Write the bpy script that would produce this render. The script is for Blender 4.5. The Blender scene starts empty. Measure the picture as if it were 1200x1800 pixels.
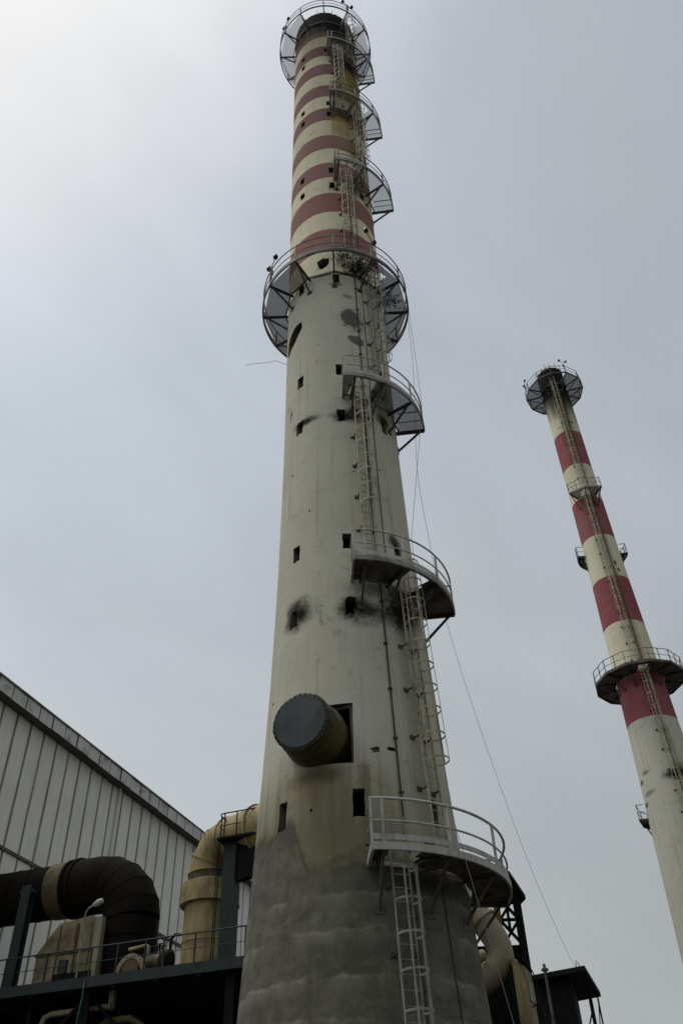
import bpy, bmesh, math, random
from mathutils import Vector, Matrix
R_ = math.radians
random.seed(7)
SC = bpy.context.scene
COL = SC.collection

# ------------------------------------------------------------------ camera
cam = bpy.data.cameras.new('camera')
cam.sensor_fit = 'VERTICAL'; cam.sensor_height = 36.0; cam.lens = 1505.1 / 1800 * 36.0
cam.clip_start = 0.1; cam.clip_end = 3000
cob = bpy.data.objects.new('camera', cam); COL.objects.link(cob)
pit, rol = R_(41.6146), R_(-2.15607)
fw = Vector((0, math.cos(pit), math.sin(pit))); u0 = Vector((0, -math.sin(pit), math.cos(pit))); r0 = Vector((1, 0, 0))
rt = r0 * math.cos(rol) + u0 * math.sin(rol); up = -r0 * math.sin(rol) + u0 * math.cos(rol)
cob.matrix_world = Matrix(((rt.x, up.x, -fw.x, 0), (rt.y, up.y, -fw.y, 0), (rt.z, up.z, -fw.z, 1.6), (0, 0, 0, 1)))
SC.camera = cob

# ------------------------------------------------------------------ sky: overcast, sun glowing through cloud at upper left
SUN_AZ, SUN_EL = -88.0, 70.0          # degrees from +Y towards +X, elevation
sd = Vector((math.sin(R_(SUN_AZ)) * math.cos(R_(SUN_EL)), math.cos(R_(SUN_AZ)) * math.cos(R_(SUN_EL)), math.sin(R_(SUN_EL))))
world = bpy.data.worlds.new('World'); SC.world = world; world.use_nodes = True
wt = world.node_tree; wt.nodes.clear()


class NB:
    """tiny helper to wire math nodes"""
    def __init__(s, tree): s.t = tree

    def n(s, kind, **kw):
        nd = s.t.nodes.new(kind)
        for k, v in kw.items(): setattr(nd, k, v)
        return nd

    def put(s, sock, v):
        if hasattr(v, 'links') or isinstance(v, bpy.types.NodeSocket): s.t.links.new(v, sock)
        else: sock.default_value = v

    def m(s, op, a, b=None, c=None, clamp=False):
        nd = s.n('ShaderNodeMath', operation=op); nd.use_clamp = clamp
        s.put(nd.inputs[0], a)
        if b is not None: s.put(nd.inputs[1], b)
        if c is not None: s.put(nd.inputs[2], c)
        return nd.outputs[0]

    def noise(s, vec, scale=1.0, detail=4.0, rough=0.55, dist=0.0):
        nd = s.n('ShaderNodeTexNoise')
        if vec is not None: s.t.links.new(vec, nd.inputs['Vector'])
        nd.inputs['Scale'].default_value = scale; nd.inputs['Detail'].default_value = detail
        nd.inputs['Roughness'].default_value = rough; nd.inputs['Distortion'].default_value = dist
        return nd.outputs['Fac']

    def comb(s, x, y, z):
        nd = s.n('ShaderNodeCombineXYZ')
        for i, v in enumerate((x, y, z)): s.put(nd.inputs[i], v)
        return nd.outputs[0]

    def sep(s, v):
        nd = s.n('ShaderNodeSeparateXYZ'); s.t.links.new(v, nd.inputs[0]); return nd.outputs

    def step(s, v, lo, hi, a=0.0, b=1.0):
        nd = s.n('ShaderNodeMapRange', interpolation_type='SMOOTHSTEP')
        s.put(nd.inputs[0], v); nd.inputs[1].default_value = lo; nd.inputs[2].default_value = hi
        nd.inputs[3].default_value = a; nd.inputs[4].default_value = b
        return nd.outputs[0]

    def mix(s, f, a, b):
        nd = s.n('ShaderNodeMix', data_type='RGBA')
        s.put(nd.inputs[0], f)
        for sock, v in ((nd.inputs[6], a), (nd.inputs[7], b)):
            if isinstance(v, (tuple, list)): sock.default_value = (v[0], v[1], v[2], 1)
            else: s.t.links.new(v, sock)
        return nd.outputs[2]

    def mulc(s, a, f):
        nd = s.n('ShaderNodeMix', data_type='RGBA', blend_type='MULTIPLY'); nd.inputs[0].default_value = 1.0
        if isinstance(a, (tuple, list)): nd.inputs[6].default_value = (a[0], a[1], a[2], 1)
        else: s.t.links.new(a, nd.inputs[6])
        s.t.links.new(f, nd.inputs[7]); return nd.outputs[2]


W = NB(wt)
tc = W.n('ShaderNodeTexCoord'); dirv = tc.outputs['Generated']
sky = W.n('ShaderNodeTexSky', sky_type='NISHITA'); sky.sun_disc = False
sky.sun_elevation = R_(SUN_EL); sky.sun_rotation = R_(SUN_AZ); sky.air_density = 1.0; sky.dust_density = 3.0
dx, dy, dz = W.sep(dirv)
dot = W.m('MAXIMUM', W.m('ADD', W.m('ADD', W.m('MULTIPLY', dx, sd.x), W.m('MULTIPLY', dy, sd.y)), W.m('MULTIPLY', dz, sd.z)), 0.0)
warp = W.noise(dirv, 1.7, 3.0, 0.5, 0.4)
dotn = W.m('ADD', dot, W.m('MULTIPLY', W.m('SUBTRACT', warp, 0.5), 0.16))
glow = W.m('MULTIPLY', W.step(dotn, 0.79, 0.99), 2.5)
elev = W.m('MAXIMUM', dz, 0.0)
base = W.m('SUBTRACT', W.m('ADD', 3.75, W.m('MULTIPLY', dot, 5.1)), W.m('MULTIPLY', elev, 3.9))
strv = W.comb(W.m('ADD', W.m('MULTIPLY', dx, 1.0), W.m('MULTIPLY', dz, -0.9)), W.m('MULTIPLY', dy, 0.7), W.m('ADD', W.m('MULTIPLY', dz, 2.4), W.m('MULTIPLY', dx, 1.6)))
cl1 = W.noise(strv, 2.0, 5.0, 0.5, 0.5)
clm = W.m('ADD', 0.80, W.m('MULTIPLY', cl1, 0.40))
lum = W.m('MULTIPLY', W.m('ADD', base, glow), clm)
tint = W.mix(W.step(dz, 0.12, 0.75), (0.94, 1.0, 0.99), (0.90, 0.98, 1.085))
hue = W.noise(strv, 1.3, 3.0, 0.5, 0.3)
tint = W.mix(W.m('MULTIPLY', W.step(hue, 0.42, 0.66), 0.45), tint, (0.93, 1.005, 1.0))
tint = W.mix(W.step(dotn, 0.80, 0.97), tint, (1.0, 1.0, 1.0))
cloud = W.mulc(tint, lum)
skyc = W.mix(0.95, sky.outputs['Color'], cloud)
bg = W.n('ShaderNodeBackground'); bg.inputs['Strength'].default_value = 0.114
wt.links.new(skyc, bg.inputs['Color'])
wo = W.n('ShaderNodeOutputWorld'); wt.links.new(bg.outputs[0], wo.inputs[0])

sun = bpy.data.lights.new('sun', 'SUN'); sun.energy = 1.2; sun.angle = R_(20); sun.color = (1.0, 0.97, 0.92)
sob = bpy.data.objects.new('sun', sun); COL.objects.link(sob)
sob.rotation_euler = (-sd).to_track_quat('-Z', 'Y').to_euler(); sob.location = (0, 0, 90)

vs = SC.view_settings
vs.view_transform = 'Standard'; vs.look = 'None'; vs.exposure = 0.12; vs.gamma = 1.0; vs.use_curve_mapping = False

# ------------------------------------------------------------------ frames and object helpers
FR = {'world': (Vector((0, 0, 0)), 0.0),
      'hall': (Vector((0, 0, 0)), R_(-18.25)),
      'main': (Vector((0.07, 23.0, 0)), 0.0),
      'twin': (Vector((21.453, 56.034, 0)), R_(-20.95))}


def meta(o, label=None, cat=None, group=None, kind=None):
    if label: o['label'] = label
    if cat: o['category'] = cat
    if group: o['group'] = group
    if kind: o['kind'] = kind
    return o


class Thing:
    def __init__(s, name, label, cat, frame='world', loc=(0, 0, 0), group=None, kind=None):
        org, rz = FR[frame]
        s.loc = Vector(loc)
        s.o = bpy.data.objects.new(name, None); COL.objects.link(s.o)
        s.o.empty_display_size = 0.5
        s.o.location = org + Matrix.Rotation(rz, 3, 'Z') @ s.loc
        s.o.rotation_euler = (0, 0, rz)
        meta(s.o, label, cat, group, kind)


def flip_ok(me):
    bm = bmesh.new(); bm.from_mesh(me); bmesh.ops.recalc_face_normals(bm, faces=bm.faces); bm.to_mesh(me); bm.free()


class MB:
    def __init__(s): s.v = []; s.f = []

    def add(s, vs_, fs):
        k = len(s.v); s.v += [tuple(p) for p in vs_]; s.f += [tuple(i + k for i in q) for q in fs]; return s

    def hexa(s, p):  # 8 points bottom ring then top ring
        return s.add(p, [(0, 3, 2, 1), (4, 5, 6, 7), (0, 1, 5, 4), (1, 2, 6, 5), (2, 3, 7, 6), (3, 0, 4, 7)])

    def box(s, x0, x1, y0, y1, z0, z1):
        return s.hexa([(x0, y0, z0), (x1, y0, z0), (x1, y1, z0), (x0, y1, z0), (x0, y0, z1), (x1, y0, z1), (x1, y1, z1), (x0, y1, z1)])

    def bar(s, p, q, w, h, ref=(0, 0, 1)):
        p = Vector(p); q = Vector(q); d = (q - p).normalized(); ref = Vector(ref)
        if abs(d.dot(ref)) > 0.98: ref = Vector((1, 0, 0))
        x = d.cross(ref).normalized() * w / 2; y = x.cross(d).normalized() * h / 2
        return s.hexa([p - x - y, p + x - y, p + x + y, p - x + y, q - x - y, q + x - y, q + x + y, q - x + y])

    def tube(s, pts, r, n=6, closed=False, caps=True):
        pts = [Vector(p) for p in pts]; N = len(pts); rr = r if isinstance(r, (list, tuple)) else [r] * N
        k = len(s.v); prev = None
        for i, p in enumerate(pts):
            if closed: d = (pts[(i + 1) % N] - pts[i - 1]).normalized()
            else: d = (pts[min(i + 1, N - 1)] - pts[max(i - 1, 0)]).normalized()
            if prev is None:
                a = Vector((0, 0, 1)) if abs(d.z) < 0.9 else Vector((1, 0, 0)); x = d.cross(a).normalized()
            else: x = (prev - d * prev.dot(d)).normalized()
            prev = x; y = d.cross(x)
            for j in range(n):
                t = 2 * math.pi * j / n; s.v.append(tuple(p + (x * math.cos(t) + y * math.sin(t)) * rr[i]))
        M = N if closed else N - 1
        for i in range(M):
            for j in range(n):
                a = k + i * n + j; b = k + i * n + (j + 1) % n; c = k + ((i + 1) % N) * n + (j + 1) % n; d_ = k + ((i + 1) % N) * n + j
                s.f.append((a, b, c, d_))
        if caps and not closed:
            s.f.append(tuple(k + j for j in range(n))[::-1]); s.f.append(tuple(k + (N - 1) * n + j for j in range(n)))
        return s

    def strip(s, pts, outs, w, h, closed=False):
        """rectangular section swept along pts; outs = outward unit vectors; w radial width, h vertical height"""
        k = len(s.v); N = len(pts)
        for p, o in zip(pts, outs):
            p = Vector(p); o = Vector(o) * w / 2; z = Vector((0, 0, h / 2))
            s.v += [tuple(p - o - z), tuple(p + o - z), tuple(p + o + z), tuple(p - o + z)]
        for i in range(N if closed else N - 1):
            a = k + 4 * i; b = k + 4 * ((i + 1) % N)
            for j in range(4): s.f.append((a + j, a + (j + 1) % 4, b + (j + 1) % 4, b + j))
        if not closed:
            s.f.append((k + 3, k + 2, k + 1, k)); e = k + 4 * (N - 1); s.f.append((e, e + 1, e + 2, e + 3))
        return s

    def lathe(s, prof, n=32, axis_o=(0, 0, 0), axis_d=(0, 0, 1), cap=(True, True), jitter=0):
        """prof: list of (dist along axis, radius)"""
        o = Vector(axis_o); d = Vector(axis_d).normalized(); a = Vector((0, 0, 1)) if abs(d.z) < 0.9 else Vector((1, 0, 0))
        x = d.cross(a).normalized(); y = d.cross(x); k = len(s.v)
        for t, r in prof:
            for j in range(n):
                g = 2 * math.pi * j / n; r2 = r + random.uniform(-jitter, jitter)
                s.v.append(tuple(o + d * t + (x * math.cos(g) + y * math.sin(g)) * r2))
        for i in range(len(prof) - 1):
            for j in range(n): s.f.append((k + i * n + j, k + i * n + (j + 1) % n, k + (i + 1) * n + (j + 1) % n, k + (i + 1) * n + j))
        if cap[0]: s.f.append(tuple(k + j for j in range(n))[::-1])
        if cap[1]: s.f.append(tuple(k + (len(prof) - 1) * n + j for j in range(n)))
        return s

    def prism(s, poly, lo, hi):
        """poly: list of 3d points for face lo; hi: offset vector"""
        n = len(poly); P = [Vector(p) + Vector(lo) for p in poly]; Q = [Vector(p) + Vector(hi) for p in poly]
        fs = [tuple(range(n))[::-1], tuple(range(n, 2 * n))] + [(i, (i + 1) % n, n + (i + 1) % n, n + i) for i in range(n)]
        return s.add(P + Q, fs)

    def mesh(s, name, mat, off=(0, 0, 0), smooth=False):
        me = bpy.data.meshes.new(name); off = Vector(off)
        me.from_pydata([tuple(Vector(p) - off) for p in s.v], [], s.f); me.validate(); flip_ok(me)
        if mat: me.materials.append(mat)
        if smooth:
            for p in me.polygons: p.use_smooth = True
            me.set_sharp_from_angle(angle=R_(35))
        return me

    def build(s, name, mat, parent=None, smooth=False, root=None):
        """parent: Thing or part object; vertices are in the frame of the root Thing"""
        if isinstance(parent, Thing): off = parent.loc; po = parent.o
        else: off = root.loc if root else Vector((0, 0, 0)); po = parent
        o = bpy.data.objects.new(name, s.mesh(name, mat, off, smooth)); COL.objects.link(o); o.parent = po
        return o


def piece(name, me, parent, loc, rot=(0, 0, 0), scale=None, root=None):
    o = bpy.data.objects.new(name, me); COL.objects.link(o)
    off = Vector((0, 0, 0))
    if isinstance(parent, Thing): off = parent.loc; o.parent = parent.o
    else:
        o.parent = parent
        if root: off = root.loc
    o.location = Vector(loc) - off; o.rotation_euler = rot
    if scale: o.scale = scale
    return o


# ------------------------------------------------------------------ materials
def newmat(name):
    m = bpy.data.materials.new(name); m.use_nodes = True; t = m.node_tree; t.nodes.clear(); nb = NB(t)
    out = nb.n('ShaderNodeOutputMaterial'); bs = nb.n('ShaderNodeBsdfPrincipled'); t.links.new(bs.outputs[0], out.inputs[0])
    return m, nb, bs, out


def metal(name, col, dirt=(0.06, 0.045, 0.03), amount=0.5, rough=0.65, scale=1.6, alpha=None, streak=True, rust=None, bump=0.15, spec=0.3):
    """weathered paint or steel: base colour, broken by dirt, streaks and rust; object space, varies per object"""
    m, nb, bs, out = newmat(name)
    tcn = nb.n('ShaderNodeTexCoord'); g = nb.n('ShaderNodeNewGeometry'); pos = g.outputs['Position']
    x, y, z = nb.sep(pos)
    n1 = nb.noise(pos, scale, 5, 0.6, 0.4)
    c = nb.mix(nb.step(n1, 0.62 - 0.3 * amount, 0.85 - 0.2 * amount), col, dirt)
    if streak:
        n2 = nb.noise(nb.comb(nb.m('MULTIPLY', x, 6), nb.m('MULTIPLY', y, 6), nb.m('MULTIPLY', z, 0.5)), 1.0, 4, 0.6)
        c = nb.mix(nb.m('MULTIPLY', nb.step(n2, 0.48, 0.72), 0.55 * amount), c, dirt)
    if rust:
        n3 = nb.noise(nb.comb(nb.m('MULTIPLY', x, 5.0), nb.m('MULTIPLY', y, 5.0), nb.m('MULTIPLY', z, 1.1)), scale * 0.7, 6, 0.7, 0.6)
        c = nb.mix(nb.m('MULTIPLY', nb.step(n3, 0.50, 0.72), 0.8), c, rust)
    n4 = nb.noise(pos, 22, 3, 0.6)
    c = nb.mix(nb.m('MULTIPLY', n4, 0.22), c, (col[0] * 0.55, col[1] * 0.55, col[2] * 0.55))
    nb.t.links.new(c, bs.inputs['Base Color']); bs.inputs['Roughness'].default_value = rough
    bs.inputs['Specular IOR Level'].default_value = spec
    if bump:
        b = nb.n('ShaderNodeBump'); b.inputs['Strength'].default_value = bump; b.inputs['Distance'].default_value = 0.02
        nb.t.links.new(n4, b.inputs['Height']); nb.t.links.new(b.outputs[0], bs.inputs['Normal'])
    if alpha is not None:
        tr = nb.n('ShaderNodeBsdfTransparent'); mx = nb.n('ShaderNodeMixShader')
        mx.inputs[0].default_value = alpha
        nb.t.links.new(tr.outputs[0], mx.inputs[1]); nb.t.links.new(bs.outputs[0], mx.inputs[2]); nb.t.links.new(mx.outputs[0], out.inputs[0])
    return m


def shaft_material(name, bands, spots, bare=None, lower=None, ztop=66.0, topsoot=None, rad=2.3, cream=(0.62, 0.57, 0.43), streaks=()):
    """bands: list of (z, colour) upwards; spots: (theta_deg, z, half width m, half height m, strength, colour)"""
    m, nb, bs, out = newmat(name)
    tcn = nb.n('ShaderNodeTexCoord'); ob = tcn.outputs['Object']; x, y, z = nb.sep(ob)
    th = nb.m('ARCTAN2', x, nb.m('MULTIPLY', y, -1.0)); u = nb.m('MULTIPLY', th, rad)
    fine = nb.noise(ob, 9.0, 5, 0.6); mid = nb.noise(ob, 1.3, 5, 0.6, 0.6); big = nb.noise(ob, 0.33, 3, 0.5)
    zz = nb.m('ADD', z, nb.m('MULTIPLY', nb.m('SUBTRACT', mid, 0.5), 0.10))
    rag = nb.noise(ob, 3.2, 6, 0.7, 0.5); grit = nb.noise(ob, 30.0, 3, 0.7)
    z0 = bands[0][0]; rng = ztop - z0
    cr = nb.n('ShaderNodeValToRGB'); cr.color_ramp.interpolation = 'CONSTANT'; el = cr.color_ramp.elements
    nb.t.links.new(nb.m('DIVIDE', nb.m('SUBTRACT', zz, z0), rng), cr.inputs[0])
    for i, (zb, c) in enumerate(bands):
        p = (zb - z0) / rng
        e = el[i] if i < 2 else el.new(p)
        e.position = p; e.color = (c[0], c[1], c[2], 1)
    c = cr.outputs[0]
    # weathering: blotches, long vertical runs, fine grain
    c = nb.mix(nb.m('MULTIPLY', nb.step(mid, 0.48, 0.75), 0.20), c, (0.34, 0.32, 0.24))
    run = nb.noise(nb.comb(nb.m('MULTIPLY', th, 11.0), nb.m('MULTIPLY', z, 0.16), 0.0), 1.0, 5, 0.65)
    c = nb.mix(nb.m('MULTIPLY', nb.step(run, 0.52, 0.74), 0.34), c, (0.17, 0.155, 0.105))
    run2 = nb.noise(nb.comb(nb.m('MULTIPLY', th, 30.0), nb.m('MULTIPLY', z, 0.5), 3.0), 1.0, 3, 0.6)
    c = nb.mix(nb.m('MULTIPLY', nb.step(run2, 0.55, 0.75), 0.22), c, (0.14, 0.13, 0.10))
    c = nb.mix(nb.m('MULTIPLY', nb.step(big, 0.42, 0.66), 0.14), c, (0.34, 0.32, 0.23))
    # hairline cracks at pour joints and elsewhere
    vo = nb.n('ShaderNodeTexVoronoi', feature='DISTANCE_TO_EDGE')
    nb.t.links.new(nb.comb(nb.m('ADD', nb.m('MULTIPLY', u, 0.55), nb.m('MULTIPLY', mid, 0.9)), nb.m('ADD', nb.m('MULTIPLY', z, 0.75), nb.m('MULTIPLY', fine, 0.35)), 0.0), vo.inputs['Vector'])
    vo.inputs['Scale'].default_value = 1.0
    crack = nb.m('MULTIPLY', nb.step(vo.outputs['Distance'], 0.0, 0.018, 1.0, 0.0), nb.step(mid, 0.5, 0.62))
    c = nb.mix(nb.m('MULTIPLY', crack, 0.45), c, (0.10, 0.095, 0.08))
    pj = nb.m('ABSOLUTE', nb.m('SUBTRACT', nb.m('FRACT', nb.m('DIVIDE', nb.m('ADD', z, nb.m('MULTIPLY', fine, 0.03)), 1.28)), 0.5))
    pjm = nb.m('MULTIPLY', nb.step(pj, 0.0, 0.014, 1.0, 0.0), nb.step(run, 0.38, 0.6))
    c = nb.mix(nb.m('MULTIPLY', pjm, 0.32), c, (0.16, 0.15, 0.12))
    # stain columns with their own extent: (theta, half width deg, z0, z1, strength, colour)
    for (t0, hw, za, zb, st, colr) in streaks:
        d = nb.m('ABSOLUTE', nb.m('SUBTRACT', th, R_(t0)))
        k = nb.step(nb.m('ADD', d, nb.m('MULTIPLY', nb.m('SUBTRACT', run, 0.5), R_(hw) * 1.6)), R_(hw) * 0.35, R_(hw), 1.0, 0.0)
        zn = nb.m('ADD', z, nb.m('MULTIPLY', nb.m('SUBTRACT', run2, 0.5), 3.0))
        k = nb.m('MULTIPLY', nb.m('MULTIPLY', k, nb.step(zn, za - 0.8, za + 0.8)), nb.step(z, zb - 0.2, zb + 0.2, 1.0, 0.0))
        c = nb.mix(nb.m('MULTIPLY', k, st), c, colr)
    if bare:
        # bare, never painted concrete at the foot with pale lime lines along the pour joints
        g1 = nb.mix(nb.step(mid, 0.35, 0.7), (0.165, 0.157, 0.124), (0.112, 0.106, 0.084))
        g1 = nb.mix(nb.m('MULTIPLY', nb.step(run, 0.45, 0.7), 0.45), g1, (0.085, 0.081, 0.066))
        blot = nb.noise(nb.comb(nb.m('MULTIPLY', u, 0.9), nb.m('MULTIPLY', z, 1.4), 5.0), 1.0, 6, 0.65, 0.7)
        g1 = nb.mix(nb.m('MULTIPLY', nb.step(blot, 0.5, 0.68), 0.5), g1, (0.215, 0.205, 0.165))
        g1 = nb.mix(nb.m('MULTIPLY', nb.step(rag, 0.47, 0.66), 0.42), g1, (0.080, 0.076, 0.060))
        g1 = nb.mix(nb.m('MULTIPLY', nb.step(rag, 0.30, 0.46, 1.0, 0.0), 0.30), g1, (0.24, 0.23, 0.185))
        g1 = nb.mix(nb.m('MULTIPLY', nb.step(grit, 0.5, 0.75), 0.35), g1, (0.07, 0.066, 0.055))
        for k_, zj in enumerate(bare['joints']):
            wob = nb.noise(nb.comb(nb.m('MULTIPLY', th, 4.5), zj * 1.7, 0.0), 1.0, 5, 0.65)
            dd = nb.m('SUBTRACT', nb.m('ADD', z, nb.m('ADD', nb.m('MULTIPLY', nb.m('SUBTRACT', wob, 0.5), 0.42), nb.m('MULTIPLY', nb.m('SUBTRACT', fine, 0.5), 0.10))), zj)
            amp = nb.step(nb.noise(nb.comb(nb.m('MULTIPLY', th, 2.4), zj * 3.1, 2.0), 1.0, 4, 0.65), 0.40, 0.62)
            core = nb.m('MULTIPLY', nb.step(nb.m('ABSOLUTE', dd), 0.0, 0.085, 1.0, 0.0), nb.step(fine, 0.3, 0.6, 0.4, 1.0))
            smear = nb.m('MULTIPLY', nb.m('MULTIPLY', nb.step(dd, -0.40, 0.0), nb.step(dd, 0.0, 0.05, 1.0, 0.0)), 0.45)
            lime = nb.m('MULTIPLY', nb.m('MAXIMUM', core, smear), amp)
            g1 = nb.mix(nb.m('MULTIPLY', lime, 0.75), g1, (0.33, 0.315, 0.26))
        zb = nb.m('ADD', 8.55, nb.m('MULTIPLY', nb.step(th, R_(-36), R_(-24), 1.0, 0.0), 1.05))
        zb = nb.m('ADD', zb, nb.m('MULTIPLY', nb.m('SUBTRACT', mid, 0.5), 1.1))
        edge = nb.m('SUBTRACT', z, zb)
        ochre = nb.m('MULTIPLY', nb.step(nb.m('ADD', z, nb.m('MULTIPLY', nb.m('SUBTRACT', run, 0.5), 3.5)), 9.4, 12.2, 1.0, 0.0), nb.step(th, R_(8), R_(38), 1.0, 0.35))
        c = nb.mix(nb.m('MULTIPLY', ochre, 0.86), c, (0.175, 0.150, 0.092))
        halo = nb.m('MULTIPLY', nb.step(nb.m('ADD', edge, nb.m('MULTIPLY', nb.m('SUBTRACT', fine, 0.5), 0.4)), 0.0, 0.5, 1.0, 0.0), nb.step(mid, 0.3, 0.55, 0.4, 1.0))
        c = nb.mix(nb.m('MULTIPLY', halo, 0.85), c, (0.085, 0.077, 0.055))
        c = nb.mix(nb.step(nb.m('ADD', edge, nb.m('MULTIPLY', nb.m('SUBTRACT', fine, 0.5), 0.25)), -0.12, 0.14, 1.0, 0.0), c, g1)
    for (t0, zc, su, sv, st, colr, *hd) in spots:
        lo_, hi_ = (0.72, 0.92) if hd else (0.15, 1.05)
        a = nb.m('DIVIDE', nb.m('MULTIPLY', nb.m('SUBTRACT', th, R_(t0)), rad), su)
        b = nb.m('DIVIDE', nb.m('SUBTRACT', z, zc), sv)
        d = nb.m('SQRT', nb.m('ADD', nb.m('MULTIPLY', a, a), nb.m('MULTIPLY', b, b)))
        d = nb.m('ADD', d, nb.m('ADD', nb.m('MULTIPLY', nb.m('SUBTRACT', mid, 0.5), 1.2), nb.m('ADD', nb.m('MULTIPLY', nb.m('SUBTRACT', rag, 0.5), 1.5 if hd else 0.65), nb.m('MULTIPLY', nb.m('SUBTRACT', fine, 0.5), 0.35))))
        c = nb.mix(nb.m('MULTIPLY', nb.step(d, lo_, hi_, 1.0, 0.0), st), c, colr)
    if topsoot:
        za, zb2 = topsoot
        rr = nb.m('ADD', z, nb.m('ADD', nb.m('MULTIPLY', nb.m('SUBTRACT', run, 0.5), 3.4), nb.m('MULTIPLY', nb.step(th, R_(-30), R_(35)), 1.1)))
        c = nb.mix(nb.m('MULTIPLY', nb.step(rr, za, zb2), 0.985), c, (0.018, 0.017, 0.016))
    nb.t.links.new(c, bs.inputs['Base Color']); bs.inputs['Roughness'].default_value = 0.95; bs.inputs['Specular IOR Level'].default_value = 0.03
    hgt = nb.m('ADD', nb.m('ADD', nb.m('MULTIPLY', fine, 0.5), nb.m('MULTIPLY', rag, 0.5)), nb.m('ADD', mid, nb.m('MULTIPLY', crack, -0.6)))
    bp = nb.n('ShaderNodeBump'); bp.inputs['Strength'].default_value = 0.35; bp.inputs['Distance'].default_value = 0.03
    nb.t.links.new(hgt, bp.inputs['Height']); nb.t.links.new(bp.outputs[0], bs.inputs['Normal'])
    return m


M = {}
M['rail_pale'] = metal('pale painted rail', (0.50, 0.50, 0.455), (0.26, 0.23, 0.165), 0.45, rust=(0.24, 0.19, 0.12))
M['rail_grey'] = metal('grey painted rail', (0.32, 0.32, 0.29), (0.10, 0.085, 0.06), 0.6, rust=(0.10, 0.065, 0.04))
M['rail_dark'] = metal('sooty steel', (0.085, 0.083, 0.078), (0.035, 0.032, 0.028), 0.6)
M['steel_dark'] = metal('dark steel beam', (0.065, 0.064, 0.060), (0.03, 0.026, 0.022), 0.6)
M['steel_brown'] = metal('rusty steel bracket', (0.13, 0.115, 0.09), (0.05, 0.042, 0.03), 0.7)
M['ladder_cream'] = metal('cream ladder paint', (0.46, 0.43, 0.31), (0.17, 0.14, 0.08), 0.6, rust=(0.14, 0.085, 0.045))
M['ladder_grey'] = metal('grey ladder paint', (0.33, 0.32, 0.27), (0.14, 0.12, 0.085), 0.65, rust=(0.12, 0.08, 0.05))
M['plate_mesh'] = metal('expanded metal floor', (0.23, 0.23, 0.23), (0.12, 0.11, 0.10), 0.5, alpha=0.58, streak=False)
M['plate_open'] = metal('open mesh floor', (0.25, 0.25, 0.25), (0.14, 0.13, 0.12), 0.4, alpha=0.30, streak=False)
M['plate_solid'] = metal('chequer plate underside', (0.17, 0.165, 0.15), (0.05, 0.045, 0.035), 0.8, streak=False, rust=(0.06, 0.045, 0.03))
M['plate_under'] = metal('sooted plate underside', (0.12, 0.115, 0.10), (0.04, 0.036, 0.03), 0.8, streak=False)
M['cap_blue'] = metal('blue grey blank plate', (0.062, 0.078, 0.082), (0.036, 0.038, 0.034), 0.8, rough=0.6, rust=(0.05, 0.04, 0.028), scale=1.4)
M['flange_dark'] = metal('dark rusted flange', (0.055, 0.045, 0.028), (0.025, 0.021, 0.015), 0.8, rust=(0.06, 0.035, 0.018), scale=3)
M['stub_rust'] = metal('yellow painted rusty pipe', (0.115, 0.094, 0.03), (0.035, 0.03, 0.02), 0.9, rust=(0.07, 0.035, 0.018), scale=2.5)
M['lamp_glass'] = metal('dark red lamp glass', (0.05, 0.02, 0.018), (0.03, 0.02, 0.02), 0.3, rough=0.3)
M['conduit'] = metal('black conduit', (0.045, 0.042, 0.038), (0.03, 0.026, 0.02), 0.5)
M['rope'] = metal('pale rope', (0.22, 0.21, 0.18), (0.12, 0.11, 0.09), 0.4, streak=False)
M['sooted'] = metal('sooted flue lining', (0.03, 0.027, 0.022), (0.012, 0.011, 0.01), 0.7)
M['reveal'] = metal('raw concrete reveal', (0.20, 0.18, 0.13), (0.07, 0.062, 0.045), 0.7, spec=0.05)
M['twig'] = metal('dead twigs', (0.045, 0.036, 0.022), (0.03, 0.025, 0.016), 0.5, streak=False)
M['leaf'] = metal('dull green leaves', (0.045, 0.055, 0.022), (0.05, 0.04, 0.02), 0.5, streak=False)

# ------------------------------------------------------------------ ground
gm, nb, bs, _ = newmat('stained yard concrete')
g = nb.n('ShaderNodeNewGeometry'); pos = g.outputs['Position']
n1 = nb.noise(pos, 0.25, 6, 0.6, 0.5); n2 = nb.noise(pos, 6, 4, 0.6)
cc = nb.mix(nb.step(n1, 0.35, 0.7), (0.085, 0.080, 0.070), (0.045, 0.043, 0.040)); cc = nb.mix(nb.m('MULTIPLY', n2, 0.4), cc, (0.03, 0.03, 0.028))
nb.t.links.new(cc, bs.inputs['Base Color']); bs.inputs['Roughness'].default_value = 0.9
MB().add([(-900, -900, 0), (900, -900, 0), (900, 900, 0), (-900, 900, 0)], [(0, 1, 2, 3)]).build('ground', gm)
meta(bpy.data.objects['ground'], 'dark stained concrete yard under the plant', 'ground', kind='structure')
bpy.data.objects['ground'].pop('category', None) if 'category' in bpy.data.objects['ground'].keys() else None


# ------------------------------------------------------------------ chimney parts
def lerp_prof(ZS, RS):
    def f(z):
        if z <= ZS[0]: return RS[0]
        for i in range(len(ZS) - 1):
            if z <= ZS[i + 1]:
                t = (z - ZS[i]) / (ZS[i + 1] - ZS[i]); return RS[i] + t * (RS[i + 1] - RS[i])
        return RS[-1]
    return f


def cyl(th, r, z): t = R_(th); return Vector((r * math.sin(t), -r * math.cos(t), z))
def rad(th): t = R_(th); return Vector((math.sin(t), -math.cos(t), 0))


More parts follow.
